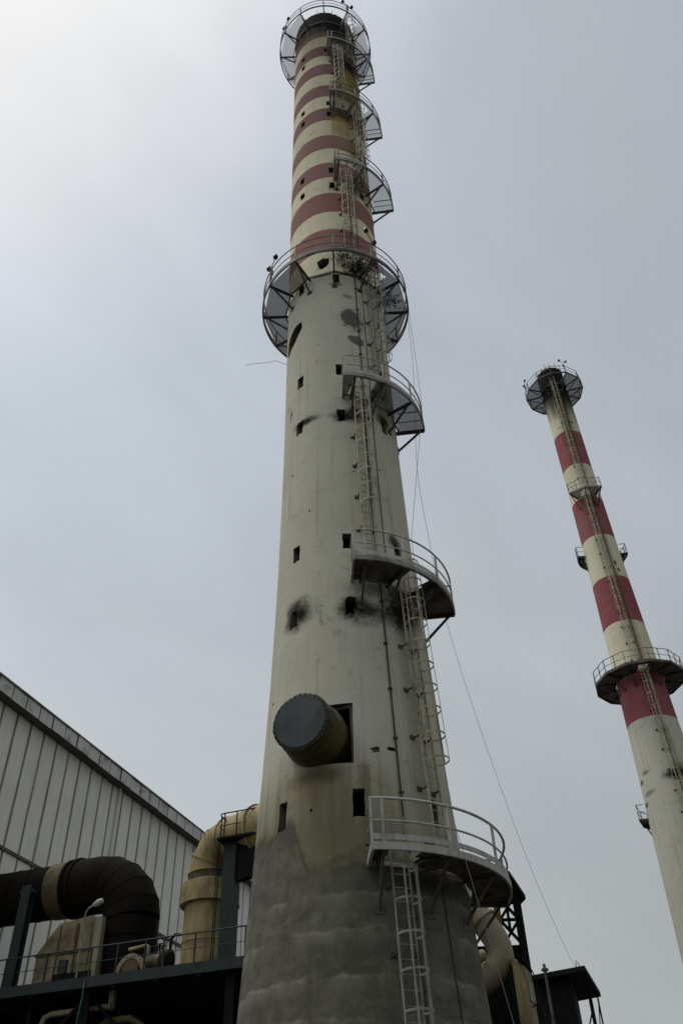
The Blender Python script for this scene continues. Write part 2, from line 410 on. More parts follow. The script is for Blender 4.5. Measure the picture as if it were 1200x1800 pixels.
def make_shaft(name, prof, ztop, mat_out, mat_in, parent, cutters=None, n=112, wall=0.28, rim=0.1):
    zs = [0.0]
    while zs[-1] < ztop - 1.2: zs.append(zs[-1] + 1.0)
    zs.append(ztop)
    rng = random.Random(3); bm = bmesh.new(); outer = []; inner = []
    jag = [rng.uniform(-rim, rim * 0.4) for _ in range(n)]
    for i, z in enumerate(zs):
        r = prof(z); ro = []; ri = []
        for j in range(n):
            a = 360.0 * j / n; zz = z + (jag[j] if i == len(zs) - 1 else 0)
            ro.append(bm.verts.new(cyl(a, r, zz))); ri.append(bm.verts.new(cyl(a, r - wall, zz)))
        outer.append(ro); inner.append(ri)
    for i in range(len(zs) - 1):
        for j in range(n):
            k = (j + 1) % n
            f = bm.faces.new((outer[i][j], outer[i][k], outer[i + 1][k], outer[i + 1][j])); f.material_index = 0
            f = bm.faces.new((inner[i][k], inner[i][j], inner[i + 1][j], inner[i + 1][k])); f.material_index = 1
    for j in range(n):
        k = (j + 1) % n
        bm.faces.new((outer[0][k], outer[0][j], inner[0][j], inner[0][k])); bm.faces.new((outer[-1][j], outer[-1][k], inner[-1][k], inner[-1][j]))
    bmesh.ops.recalc_face_normals(bm, faces=bm.faces)
    me = bpy.data.meshes.new(name); bm.to_mesh(me); bm.free(); me.materials.append(mat_out); me.materials.append(mat_in)
    o = bpy.data.objects.new(name, me); COL.objects.link(o)
    if cutters:
        cme = cutters.mesh('cutter', M['reveal']); co = bpy.data.objects.new('cutter', cme); COL.objects.link(co)
        md = o.modifiers.new('cut', 'BOOLEAN'); md.operation = 'DIFFERENCE'; md.solver = 'EXACT'; md.object = co
        md.material_mode = 'TRANSFER'
        dg = bpy.context.evaluated_depsgraph_get(); me2 = bpy.data.meshes.new_from_object(o.evaluated_get(dg))
        o.modifiers.clear(); o.data = me2; bpy.data.objects.remove(co, do_unlink=True); me = me2; me2.name = name
    for p in me.polygons: p.use_smooth = True
    me.set_sharp_from_angle(angle=R_(30))
    o.parent = parent.o
    return o


def arc(th0, th1, r, z, step=4.0):
    n = max(1, int(abs(th1 - th0) / step)); return [(th0 + (th1 - th0) * i / n) for i in range(n + 1)]


def platform(root, prof, z, R, brackets, ends, mats, hatch=None, missing=(), full=False, poly=False, drop=1.0, rail_h=1.1, toe=0.14, rr=0.03,
             label=None, edge_h=0.15, post_extra=True, flat_edge=False):
    """ring or part-ring platform; sub-parts floor_plate, bracket, post, rails, toe board"""
    Rs = prof(z); Rin = Rs + 0.10
    mrail, medge, mplate, mbr = mats

    def rr_at(th, r):      # straight chord between brackets when the platform is a polygon
        if not flat_edge: return r
        for b0, b1 in zip(brackets[:-1], brackets[1:]):
            if b0 - 1e-6 <= th <= b1 + 1e-6:
                h = (b1 - b0) / 2; return r * math.cos(R_(h)) / math.cos(R_(th - (b0 + b1) / 2))
        return r
    th0, th1 = ends
    A = arc(th0, th1, R, z)
    if full: A = A[:-1]
    b = MB()
    if flat_edge:
        pts = sorted(set(brackets) | {th0, th1}); pts = pts[:-1] if full else pts
        b.strip([cyl(t, R, z - 0.0) for t in pts], [rad(t) for t in pts], 0.07, edge_h, closed=full)
    else:
        b.strip([cyl(t, R, z) for t in A], [rad(t) for t in A], 0.06, edge_h, closed=full)
    bt = [t for t in brackets]
    if full: bt = bt[:-1]
    b2 = sorted(set(bt) | (set() if full else {th0, th1}))
    b.strip([cyl(t, Rin + 0.02, z - 0.04) for t in b2], [rad(t) for t in b2], 0.06, 0.10, closed=full)
    if not full:
        for t in ends: b.bar(cyl(t, Rs - 0.02, z - 0.03), cyl(t, R, z - 0.03), 0.07, 0.16)
    part = b.build('platform', medge, root)
    if label: part['label'] = label
    # floor plates between brackets
    stops = brackets if full else sorted(set([th0] + [t for t in brackets if th0 < t < th1] + [th1]))
    for i, (t0, t1) in enumerate(zip(stops[:-1], stops[1:])):
        if i in missing: continue
        nt, nr = 10, 8; p = MB(); h = (t1 - t0) / 2; g = 0.25
        for a in range(nt):
            for c in range(nr):
                ta = t0 + g + (t1 - t0 - 2 * g) * a / nt; tb = t0 + g + (t1 - t0 - 2 * g) * (a + 1) / nt
                ca = R - 0.03 - (R - 0.03 - Rin) * c / nr; cb = R - 0.03 - (R - 0.03 - Rin) * (c + 1) / nr
                tm, rm = (ta + tb) / 2, (ca + cb) / 2
                if hatch and abs((tm - hatch) * math.pi / 180 * rm) < 0.40 and rm < Rin + 0.82: continue
                k = lambda t, r: r * (math.cos(R_(h)) / math.cos(R_(t - (t0 + t1) / 2)) if (poly or flat_edge) else 1.0)
                q = [cyl(ta, k(ta, ca), z + 0.02), cyl(tb, k(tb, ca), z + 0.02), cyl(tb, k(tb, cb), z + 0.02), cyl(ta, k(ta, cb), z + 0.02)]
                p.add(q + [v + Vector((0, 0, 0.012)) for v in q], [(0, 1, 2, 3), (7, 6, 5, 4), (0, 4, 5, 1), (1, 5, 6, 2), (2, 6, 7, 3), (3, 7, 4, 0)])
        if p.v: p.build('floor_plate', mplate, part, root=root)
    # brackets: radial beam and raking strut with a foot plate (one mesh shared by all)
    p = MB(); p.bar((0, -(Rs - 0.03), -0.06), (0, -(R - 0.04), -0.06), 0.07, 0.13)
    zf = z - drop; Rf = prof(zf)
    p.bar((0, -(R - 0.18), -0.10), (0, -(Rf + 0.02), -drop), 0.06, 0.07)
    p.box(-0.11, 0.11, -(Rf + 0.03), -(Rf - 0.05), -drop - 0.10, -drop + 0.10)
    me = p.mesh('bracket', mbr)
    for t in bt: piece('bracket', me, part, (0, 0, z), (0, 0, R_(t)))
    # posts
    p = MB(); p.box(-0.028, 0.028, -0.028, 0.028, -0.05, rail_h); me = p.mesh('post', mrail)
    pts = list(bt) + ([] if full else [t for t in ends if min(abs(t - q) for q in bt) > 2])
    if post_extra == 2: pts += [(a_ + b_) / 2 for a_, b_ in zip(brackets[:-1], brackets[1:])]
    for t in pts: piece('post', me, part, cyl(t, rr_at(t, R) - 0.01, z), (0, 0, R_(t)))
    # rails
    def railpath(hh, extra=0.0):
        if flat_edge:
            q = pts_ = sorted(set(brackets) | {th0, th1}); q = q[:-1] if full else q
            P = [cyl(t, R - 0.01, z + hh) for t in q]
        else: P = [cyl(t, R - 0.01, z + hh) for t in A]
        if not full:
            P = [cyl(th0, Rs + 0.12, z + hh)] + P + [cyl(th1, Rs + 0.12, z + hh)]
        return P
    MB().tube(railpath(rail_h), rr, 6, closed=full).build('top_rail', mrail, part, True, root=root)
    MB().tube(railpath(rail_h * 0.52), rr * 0.75, 6, closed=full).build('middle_rail', mrail, part, True, root=root)
    if toe:
        q = railpath(edge_h / 2 + toe / 2 + 0.065)
        o_ = [Vector((v.x, v.y, 0)).normalized() for v in q]
        if not full: q = q[1:-1]; o_ = o_[1:-1]
        MB().strip(q, o_, 0.012, toe, closed=full).build('toe_board', mrail, part, root=root)
    return part


def ladder(root, prof, th, z0, z1, cz0, cz1, mat, hoop_step=0.72, join=False, off=0.24, foot=M['steel_brown'], wst=0.045, missing=()):
    """caged ladder lying on the shaft: stiles, rung, cage_hoop, cage_strap, standoff"""
    T = Vector((math.cos(R_(th)), math.sin(R_(th)), 0)); N = rad(th); rz = R_(th)
    zs = [z0 + (z1 - z0) * i / 10 for i in range(11)]
    def at(z, x, o): return N * (prof(z) + off + o) + T * x + Vector((0, 0, z))
    b = MB()
    for sx in (-1, 1):
        for za, zb in zip(zs[:-1], zs[1:]): b.bar(at(za, sx * 0.21, 0), at(zb, sx * 0.21, 0), 0.03, 0.055, ref=N)
    part = b.build('ladder', mat, root)
    m = MB(); m.tube([(-0.21, 0, 0), (0.21, 0, 0)], 0.012, 5); me = m.mesh('rung', mat)
    k = int((z1 - z0) / 0.3)
    if join:
        jj = MB()
        for i in range(k): zc = z0 + 0.15 + 0.3 * i; jj.tube([at(zc, -0.21, 0), at(zc, 0.21, 0)], 0.012, 4)
        o = jj.build('rung', mat, part); o['kind'] = 'stuff'
    else:
        for i in range(k):
            zc = z0 + 0.15 + 0.3 * i; piece('rung', me, part, at(zc, 0, 0), (0, 0, rz))
    # hoops
    rc = 0.30; cy = -0.28; ang = [-142 + 284 * i / 16 for i in range(17)]
    P = [Vector((rc * math.sin(R_(a)), cy - rc * math.cos(R_(a)), 0)) for a in ang]
    O = [Vector((math.sin(R_(a)), -math.cos(R_(a)), 0)) for a in ang]
    P = [Vector((-0.22, 0, 0))] + P + [Vector((0.22, 0, 0))]; O = [O[0]] + O + [O[-1]]
    h = MB(); h.strip(P, O, 0.012, 0.05); hm = h.mesh('cage_hoop', mat)
    nh = max(2, int(round((cz1 - cz0) / hoop_step)) + 1); hz = [cz0 + (cz1 - cz0) * i / (nh - 1) for i in range(nh)]
    for i, zc in enumerate(hz):
        if i in missing: continue
        piece('cage_hoop', hm, part, at(zc, 0, 0), (R_(random.uniform(-2.5, 2.5)), R_(random.uniform(-1.5, 1.5)), rz))
    for a in (-95, -27, 27, 95):
        s_ = MB(); x = rc * math.sin(R_(a)); o_ = -(cy - rc * math.cos(R_(a)))
        for za, zb in zip(hz[:-1], hz[1:]): s_.bar(at(za, x, o_ + 0.006), at(zb, x, o_ + 0.006), wst, 0.01, ref=(N * math.cos(R_(a)) + T * math.sin(R_(a))))
        s_.build('cage_strap', mat, part)
    for sx in (-1, 1):
        f = MB(); f.bar((sx * 0.21, 0, 0), (sx * 0.25, off, -0.02), 0.05, 0.03); f.box(sx * 0.26 - 0.07, sx * 0.26 + 0.07, off - 0.03, off + 0.02, -0.06, 0.05)
        fm = f.mesh('standoff', foot); zc = z0 + 0.5
        while zc < z1 - 0.3: piece('standoff', fm, part, at(zc, 0, 0), (0, 0, rz)); zc += 1.45
    return part


def beacon(root, p, out, h=1.3, mat=None):
    """obstruction light: post with forked arm and two lamp globes"""
    p = Vector(p); o = Vector(out); T = Vector((-o.y, o.x, 0))
    b = MB(); b.tube([p, p + Vector((0, 0, h))], 0.03, 6); top = p + Vector((0, 0, h))
    b.tube([top - T * 0.35 + Vector((0, 0, 0.12)), top, top + T * 0.35 + Vector((0, 0, 0.12))], 0.022, 6)
    b.box(p.x - 0.07, p.x + 0.07, p.y - 0.05, p.y + 0.05, p.z + 0.55 * h, p.z + 0.75 * h)
    part = b.build('beacon', mat or M['rail_dark'], root)
    for s_ in (-1, 1):
        c = top + T * 0.35 * s_ + Vector((0, 0, 0.12))
        MB().lathe([(-0.02, 0.06), (0.02, 0.105), (0.10, 0.12), (0.2, 0.095), (0.25, 0.03)], 12, c, (0, 0, 1)).build('lamp_globe', M['lamp_glass'], part, True, root=root)
    return part


# ------------------------------------------------------------------ main chimney
prof1 = lerp_prof([0, 6, 8.4, 10, 12.2, 14.8, 18.7, 24.3, 30, 40.8, 52, 70], [3.4, 2.96, 2.80, 2.69, 2.56, 2.42, 2.28, 2.175, 2.14, 2.10, 2.06, 2.03])
CREAM = (0.78, 0.71, 0.515); RED = (0.33, 0.165, 0.15); PALE = (0.54, 0.52, 0.42)
bz = [35.75, 37.53, 39.18, 40.81, 42.41, 44.05, 45.67, 47.27, 48.9, 50.4, 52.1, 53.64, 55.19, 56.67, 58.13, 59.65, 61.23, 62.64]
def age(c, d, t): return tuple(a + (b - a) * t for a, b in zip(c, d))      # the upper bands are older, browner paint
bands = [(0.0, PALE), (33.6, CREAM)] + [(zb, age(RED, (0.215, 0.115, 0.110), min(1, i / 12)) if i % 2 == 0 else age(CREAM, (0.62, 0.56, 0.40), min(1, i / 14))) for i, zb in enumerate(bz)]
SOOT = (0.018, 0.017, 0.015); YEL = (0.23, 0.185, 0.075); GREY = (0.115, 0.11, 0.10); RUST = (0.17, 0.085, 0.035)
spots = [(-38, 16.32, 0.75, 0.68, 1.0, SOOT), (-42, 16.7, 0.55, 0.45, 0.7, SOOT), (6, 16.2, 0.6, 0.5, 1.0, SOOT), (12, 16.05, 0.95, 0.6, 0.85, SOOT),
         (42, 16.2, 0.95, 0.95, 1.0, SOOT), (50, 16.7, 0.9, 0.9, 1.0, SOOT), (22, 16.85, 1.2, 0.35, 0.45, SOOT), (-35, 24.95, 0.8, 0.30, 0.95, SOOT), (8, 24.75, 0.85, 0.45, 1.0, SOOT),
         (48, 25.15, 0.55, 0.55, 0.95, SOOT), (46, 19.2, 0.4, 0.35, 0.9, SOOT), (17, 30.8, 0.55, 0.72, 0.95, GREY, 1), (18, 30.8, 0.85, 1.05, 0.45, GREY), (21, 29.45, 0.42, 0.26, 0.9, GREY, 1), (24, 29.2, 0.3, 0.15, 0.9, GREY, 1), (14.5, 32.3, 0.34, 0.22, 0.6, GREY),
         (1, 33.15, 0.4, 0.22, 0.9, RUST), (28, 34.7, 0.9, 0.7, 0.95, SOOT), (14, 25.0, 0.4, 0.4, 0.8, SOOT), (5, 41.5, 0.4, 0.45, 0.8, YEL),
         (-22, 11.0, 0.9, 0.35, 0.7, (0.06, 0.05, 0.03)),
         (-30, 10.7, 1.3, 0.8, 0.35, YEL), (40, 42.0, 0.9, 1.0, 0.75, (0.09, 0.08, 0.05)), (30, 8.3, 1.2, 0.35, 0.7, SOOT), (35, 57.6, 1.4, 0.9, 0.95, (0.03, 0.028, 0.022)), (22, 50.0, 0.9, 0.6, 0.85, (0.06, 0.05, 0.03))]
streaks1 = [(0, 70, 58.0, 65.0, 0.35, (0.10, 0.085, 0.055)), (28, 26, 60.0, 64.5, 0.9, (0.02, 0.018, 0.016)), (52, 18, 50.5, 58.5, 0.7, (0.09, 0.07, 0.035)), (18, 8, 55.0, 58.2, 0.8, (0.05, 0.042, 0.028)), (22, 24, 47.2, 50.4, 0.8, (0.30, 0.225, 0.075)), (40, 34, 52.5, 58.3, 0.85, (0.24, 0.175, 0.06)), (40, 30, 57.0, 58.6, 0.85, (0.035, 0.03, 0.022)), (38, 14, 44.5, 50.4, 0.4, YEL),
            (30, 12, 39.5, 42.2, 0.55, YEL), (-18, 22, 8.6, 11.1, 0.42, (0.22, 0.17, 0.085)), (44, 14, 8.8, 16.2, 0.4, (0.20, 0.19, 0.15)), (6, 4, 8.7, 11.2, 0.5, (0.13, 0.11, 0.06)),
            (46, 10, 27.0, 33.5, 0.45, (0.22, 0.20, 0.14)), (24, 3.5, 17.5, 25.7, 0.35, (0.2, 0.19, 0.15)), (-12, 3, 8.6, 11.0, 0.45, (0.12, 0.095, 0.045))]
m_shaft1 = shaft_material('whitewashed and banded concrete', bands, spots, bare={'joints': (8.02, 7.24, 6.29, 5.5, 4.7, 3.9)}, ztop=66.5, topsoot=(61.4, 63.6), rad=2.2, streaks=streaks1)

C1 = Thing('chimney', 'tall concrete chimney, red and cream bands over pale concrete, nearest, cut off by no edge at the right', 'chimney', 'main')
C1.o['label'] = 'huge pale concrete chimney with narrow red and cream bands and a capped flue stub'
cut = MB()


def win(th, z, w=0.30, h=0.62, jag=0.0):
    r = prof1(z); T = Vector((math.cos(R_(th)), math.sin(R_(th)), 0)); N = rad(th); Z = Vector((0, 0, 1))
    pts = [(-w / 2, -h / 2), (w / 2, -h / 2), (w / 2, h / 2), (-w / 2, h / 2)]
    if jag:
        q = []
        for i in range(4):
            a, b = pts[i], pts[(i + 1) % 4]
            for k in range(3): t = k / 3; q.append((a[0] + (b[0] - a[0]) * t + random.uniform(-jag, jag), a[1] + (b[1] - a[1]) * t + random.uniform(-jag, jag)))
        pts = q
    poly = [T * a + Z * (b + z) for a, b in pts]
    cut.prism(poly, N * (r - 0.7), N * (r + 0.4))


for zw in (10.17, 16.24, 18.8, 24.8, 27.4, 33.6, 41.8, 43.34, 49.9, 51.27, 57.75, 59.1):
    for th in (-43, 2, 47.5, 92, 137, -88, -133):
        if zw == 33.6 and th > 40: continue
        if (zw in (57.75,) and th == 2): continue
        h = 0.72 if zw < 11 else (0.62 if zw < 40 else 0.55)
        win(th, zw, 0.30 if zw < 40 else 0.27, h, 0.02 if zw not in (16.24, 24.8, 41.8) else 0.045)
# broken holes: (theta, z) outlines
def hole(pts):
    thm = sum(p[0] for p in pts) / len(pts); zm = sum(p[1] for p in pts) / len(pts); r = prof1(zm); N = rad(thm)
    lo = [cyl(t, r - 0.6, z) for t, z in pts]; hi = [cyl(t, r + 0.3, z) for t, z in pts]
    n = len(pts)
    cut.add(lo + hi, [tuple(range(n))[::-1], tuple(range(n, 2 * n))] + [(i, (i + 1) % n, n + (i + 1) % n, n + i) for i in range(n)])
hole([(-42.1, 31.32), (-41.2, 30.9), (-44, 30.72), (-47.7, 30.58), (-51, 30.38), (-55.2, 30.27), (-60, 30.2), (-65, 30.09), (-71, 29.98), (-74, 30.5), (-71.7, 30.98), (-64.6, 31.2), (-58, 31.33), (-52, 31.39)])
hole([(-20.3, 35.12), (-16, 35.2), (-13, 35.3), (-9, 35.22), (-5.2, 35.22), (-5.6, 34.8), (-9.2, 34.56), (-12, 34.5), (-14, 34.41), (-18.3, 34.62)])
hole([(24, 34.9), (27, 35.1), (31.5, 34.95), (33, 34.7), (29, 34.45), (25, 34.5)])
hole([(-60, 25.65), (-56, 26.05), (-55.5, 26.3), (-59, 26.0)])
def chip(th, z, w, h, depth=0.07):
    r = prof1(z); T_ = Vector((math.cos(R_(th)), math.sin(R_(th)), 0)); N_ = rad(th)
    poly = [T_ * (w * math.cos(a) * random.uniform(0.6, 1.1)) + Vector((0, 0, z + h * math.sin(a) * random.uniform(0.6, 1.1))) for a in [2 * math.pi * k / 9 for k in range(9)]]
    cut.prism(poly, N_ * (r - depth), N_ * (r + 0.3))
for a_ in ((12.8, 11.6, 0.15, 0.11), (22.3, 11.66, 0.17, 0.08), (5, 9.1, 0.04, 0.04), (-24, 10.1, 0.05, 0.05), (-52, 22.6, 0.06, 0.05), (-20, 29.2, 0.06, 0.03), (36, 22.3, 0.05, 0.05), (-64, 13.8, 0.07, 0.05), (55, 31.4, 0.07, 0.09), (-30, 20.4, 0.04, 0.05), (10, 21.9, 0.05, 0.03)): chip(*a_)
# square opening for the flue stub
r = 2.56; T = Vector((math.cos(R_(-20)), math.sin(R_(-20)), 0)); N = rad(-20)
cut.prism([T * a + Vector((0, 0, b)) for a, b in ((-0.20, 11.27), (0.90, 11.22), (0.89, 12.97), (-0.20, 12.95))], N * 1.5, N * 3.2)
make_shaft('shaft', prof1, 65.7, m_shaft1, M['sooted'], C1, cut)

# blanked-off flue stub
sN = rad(-22.0); so = sN * 1.75 + Vector((0, 0, 12.1))
st = MB().lathe([(0, 0.80), (0.72, 0.80), (0.75, 0.845), (0.98, 0.845), (1.02, 0.775), (1.22, 0.765), (1.25, 0.81), (1.42, 0.80), (1.45, 0.74), (1.70, 0.73), (1.70, 0.0001)], 40, so, sN, cap=(True, False)).build('flue_stub', M['stub_rust'], C1, True)
MB().lathe([(1.66, 0.775), (1.68, 0.79), (1.75, 0.785), (1.765, 0.73)], 44, so, sN, jitter=0.014).build('flange', M['flange_dark'], st, root=C1)
MB().lathe([(1.768, 0.715), (1.785, 0.70)], 40, so, sN).build('blank_plate', M['cap_blue'], st, True, root=C1)
sx = Vector((math.cos(R_(-22)), math.sin(R_(-22)), 0)); bmsh = MB().lathe([(0, 0.02), (0.018, 0.02), (0.018, 0.011), (0.03, 0.011)], 6, (0, 0, 0), sN).mesh('bolt', M['flange_dark'])
for k in range(32):
    a = 2 * math.pi * k / 32; piece('bolt', bmsh, st, so + sN * 1.764 + (sx * math.cos(a) + Vector((0, 0, 1)) * math.sin(a)) * 0.742)
fr = MB()
for a, b in (((-0.16, 11.31), (0.86, 11.27)), ((0.85, 11.27), (0.84, 12.92)), ((-0.16, 12.91), (0.86, 12.92))):
    fr.bar(T * a[0] + N * 2.28 + Vector((0, 0, a[1])), T * b[0] + N * 2.28 + Vector((0, 0, b[1])), 0.10, 0.10, ref=N)
fr.build('opening_frame', M['steel_brown'], C1)

# platforms, from the lowest up
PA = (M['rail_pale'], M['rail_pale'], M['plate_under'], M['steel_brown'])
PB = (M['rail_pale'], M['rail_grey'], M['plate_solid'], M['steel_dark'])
PC = (M['rail_grey'], M['steel_brown'], M['plate_mesh'], M['steel_dark'])
PD = (M['rail_grey'], M['rail_grey'], M['plate_open'], M['rail_dark'])
PE = (M['rail_dark'], M['rail_dark'], M['plate_open'], M['rail_dark'])
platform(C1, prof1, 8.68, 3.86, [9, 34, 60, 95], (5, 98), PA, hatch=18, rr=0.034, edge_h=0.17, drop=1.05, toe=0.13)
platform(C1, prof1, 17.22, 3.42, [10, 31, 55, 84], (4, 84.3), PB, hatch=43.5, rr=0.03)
platform(C1, prof1, 25.80, 3.25, [11, 30.5, 56, 84], (3.7, 84.3), (M['rail_pale'], M['rail_grey'], M['plate_mesh'], M['steel_dark']), hatch=18)
ring12 = [-180 + 30 * k for k in range(13)]
platform(C1, prof1, 33.99, 3.27, ring12, (-180, 180), PC, hatch=43.5, full=True, poly=True, missing=(5, 6), toe=0.10, rr=0.026)
platform(C1, prof1, 42.34, 3.18, [8, 31, 56, 84], (5, 84.3), PD, hatch=18, toe=0.09, rr=0.026)
platform(C1, prof1, 50.57, 3.10, [8, 31, 56, 84], (3.5, 84.3), PD, hatch=43.5, toe=0.09, rr=0.026)
platform(C1, prof1, 58.28, 3.08, [8, 31, 56, 84], (3.5, 84.3), PD, hatch=18, toe=0.09, rr=0.026)
platform(C1, prof1, 63.75, 3.07, ring12, (-180, 180), PE, full=True, poly=True, hatch=43.5, missing=(5, 6), toe=0.0, rr=0.022, edge_h=0.10)
# ladders
ladder(C1, prof1, 18.6, 0.4, 9.75, 2.6, 8.42, M['ladder_grey'])
ladder(C1, prof1, 43.5, 8.75, 18.3, 11.35, 17.9, M['ladder_cream'])
ladder(C1, prof1, 18, 17.3, 26.9, 20.0, 25.6, M['ladder_cream'])
ladder(C1, prof1, 43.5, 26.0, 35.0, 28.3, 34.6, M['ladder_grey'])
ladder(C1, prof1, 18, 34.1, 43.3, 36.8, 42.1, M['ladder_cream'])
ladder(C1, prof1, 43.5, 42.5, 51.5, 44.7, 51.0, M['ladder_cream'])
ladder(C1, prof1, 18, 50.7, 59.2, 53.2, 58.0, M['ladder_cream'])
ladder(C1, prof1, 43.5, 58.4, 64.7, 60.6, 64.5, M['ladder_grey'])
# conduit with clips
cd = MB(); pts = [cyl(24.5 + 0.4 * math.sin(z * 0.5) + (0.8 if z < 20 else 0), prof1(z) + 0.035, z) for z in [45 - 1.5 * i for i in range(28)]]
cond = cd.tube(pts, 0.026, 6).build('conduit', M['conduit'], C1, True)
cl = MB().box(-0.06, 0.06, -0.05, 0.03, -0.02, 0.02).mesh('clip', M['conduit'])
for z in [6 + 1.5 * i for i in range(24)]: piece('clip', cl, cond, cyl(24.6 + (0.8 if z < 20 else 0), prof1(z) + 0.01, z), (0, 0, R_(25)))
MB().tube([cyl(33, prof1(z) + 0.02, z) for z in (40, 36, 33, 29, 26, 23, 20, 17)], 0.014, 5).build('conduit', M['conduit'], C1)
MB().tube([cyl(44, prof1(z) + 0.015, z) for z in (8.4, 7.2, 6, 4, 2)], 0.012, 5).build('conduit', M['conduit'], C1)
# lights, lightning rods, bent rod
for th, z, R in ((-60, 63.8, 3.0), (32, 63.8, 3.0)): beacon(C1, cyl(th, R, z), rad(th), 1.5)
for th, z, R in ((-60, 34.0, 3.2), (60, 34.0, 3.2)): beacon(C1, cyl(th if th < 0 else 31, R, z), rad(th), 1.6, M['rail_grey'])
rod = MB().tube([(0, 0, -0.3), (0, 0, 0.75)], 0.02, 5).mesh('lightning_rod', M['rail_dark'])
for th in (-70, -38, -12, 3, 15, 27, 48, 66, 85, 120, 160, 210, 250):
    piece('lightning_rod', rod, C1, cyl(th, prof1(65.6) - 0.03, 65.5), (R_(random.uniform(-6, 6)), R_(random.uniform(-6, 6)), 0), (1, 1, random.uniform(0.6, 1.3)))
MB().tube([cyl(-80, prof1(30) - 0.1, 30.0), cyl(-82, prof1(30) + 0.5, 30.35), cyl(-84, prof1(30) + 0.85, 30.3), cyl(-84.3, prof1(30) + 1.3, 30.24), cyl(-84.5, prof1(30) + 1.72, 30.12)], 0.010, 5).build('bent_rod', M['rail_grey'], C1)
# flange and drum hanging under the lowest platform
MB().lathe([(0, 0.10), (0, 0.34), (-0.04, 0.34), (-0.04, 0.16), (-0.12, 0.16), (-0.12, 0.09)], 24, cyl(33, 3.15, 8.66), (0, 0, 1)).build('drain_flange', M['steel_brown'], C1, True)

# ------------------------------------------------------------------ second chimney
prof2 = lerp_prof([0, 14.7, 22.8, 27.3, 30, 38, 42.4, 46.7, 51.4, 55.4, 70], [2.68, 2.24, 2.0, 1.85, 1.76, 1.57, 1.46, 1.385, 1.33, 1.29, 1.24])
RED2 = (0.285, 0.085, 0.10); CR2 = (0.70, 0.645, 0.48); P2 = (0.54, 0.525, 0.44)
b2 = [(0.0, P2), (29.75, RED2), (33.5, CR2), (37.85, RED2), (42.3, CR2), (46.4, RED2), (50.85, CR2), (54.95, RED2), (59.05, CR2), (64.2, RED2)]
sp2 = [(10, 25.6, 0.8, 0.45, 1.0, SOOT), (36, 25.6, 0.9, 1.0, 0.97, SOOT), (-66, 25.75, 0.35, 0.22, 0.95, SOOT), (-45, 26.2, 0.5, 0.22, 0.6, SOOT), (-67, 24.25, 0.35, 0.25, 0.95, SOOT), (-48, 24.8, 0.7, 0.22, 0.55, SOOT),
       (34, 43.6, 0.20, 0.35, 1.0, SOOT), (38, 42.9, 0.22, 0.30, 1.0, SOOT), (24, 50.2, 0.5, 0.7, 0.9, SOOT), (-18, 60.0, 0.5, 0.10, 0.8, SOOT), (32, 60.4, 0.6, 0.14, 0.9, SOOT), (20, 32.8, 1.4, 0.7, 0.55, SOOT)]
st2 = [(12, 30, 57.5, 65.5, 0.8, (0.13, 0.105, 0.035)), (20, 9, 59.0, 65.5, 0.9, (0.04, 0.035, 0.02)), (-25, 14, 61.5, 65.5, 0.6, (0.10, 0.075, 0.04)), (22, 10, 33.5, 46.5, 0.5, (0.22, 0.17, 0.07)), (24, 12, 17.0, 29.0, 0.55, (0.17, 0.145, 0.06)), (2, 12, 42.4, 46.4, 0.5, (0.25, 0.22, 0.12)), (25, 14, 34, 64, 0.25, (0.15, 0.08, 0.05))]
m_shaft2 = shaft_material('broad banded concrete', b2, sp2, ztop=69.0, topsoot=(60.6, 65.2), rad=1.6, streaks=st2)
C2 = Thing('chimney', 'slimmer far chimney with broad red and cream bands at the right edge', 'chimney', 'twin')
make_shaft('shaft', prof2, 68.5, m_shaft2, M['sooted'], C2, None, n=80, wall=0.2, rim=0.06)
MT = (M['rail_dark'], M['rail_dark'], M['plate_mesh'], M['rail_dark'])
MU = (M['rail_grey'], M['steel_brown'], M['plate_solid'], M['steel_dark'])
r20 = [-160 + 30 * k for k in range(13)]; r5 = [-175 + 30 * k for k in range(13)]
platform(C2, prof2, 65.96, 2.75, r5, (-175, 185), MT, full=True, flat_edge=True, hatch=5, rail_h=1.0, toe=0, missing=(5, 6), rr=0.028)
platform(C2, prof2, 33.45, 3.22, r20, (-160, 200), MU, full=True, flat_edge=True, hatch=14, rail_h=1.05, toe=0, rr=0.03, post_extra=2, edge_h=0.2)
platform(C2, prof2, 51.1, 2.5, [-28, 5, 38], (-28, 38), (M['rail_grey'], M['rail_grey'], M['plate_mesh'], M['steel_dark']), flat_edge=True, hatch=5, rail_h=1.05, toe=0, drop=1.2, post_extra=2)
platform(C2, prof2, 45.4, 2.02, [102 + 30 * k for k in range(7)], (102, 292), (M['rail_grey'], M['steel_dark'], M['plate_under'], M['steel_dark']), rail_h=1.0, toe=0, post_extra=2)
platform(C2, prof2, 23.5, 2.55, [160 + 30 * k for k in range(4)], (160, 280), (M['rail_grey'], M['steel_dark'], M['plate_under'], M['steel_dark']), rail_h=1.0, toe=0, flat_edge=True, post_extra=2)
ladder(C2, prof2, 5, 51.3, 66.8, 53.5, 65.6, M['ladder_cream'], 0.9, True, wst=0.06)
ladder(C2, prof2, 5, 34.0, 52.0, 36.0, 50.8, M['ladder_cream'], 0.9, True, wst=0.06)
ladder(C2, prof2, 14, 8.0, 34.3, 10.5, 33.2, M['ladder_cream'], 0.95, True, wst=0.06)
MB().tube([cyl(22 + math.sin(z) * 0.6, prof2(z) + 0.03, z) for z in range(64, 8, -4)], 0.03, 5).build('conduit', M['conduit'], C2)
for th in (-70, 35): beacon(C2, cyl(th, 2.7, 66.0), rad(th), 1.5)
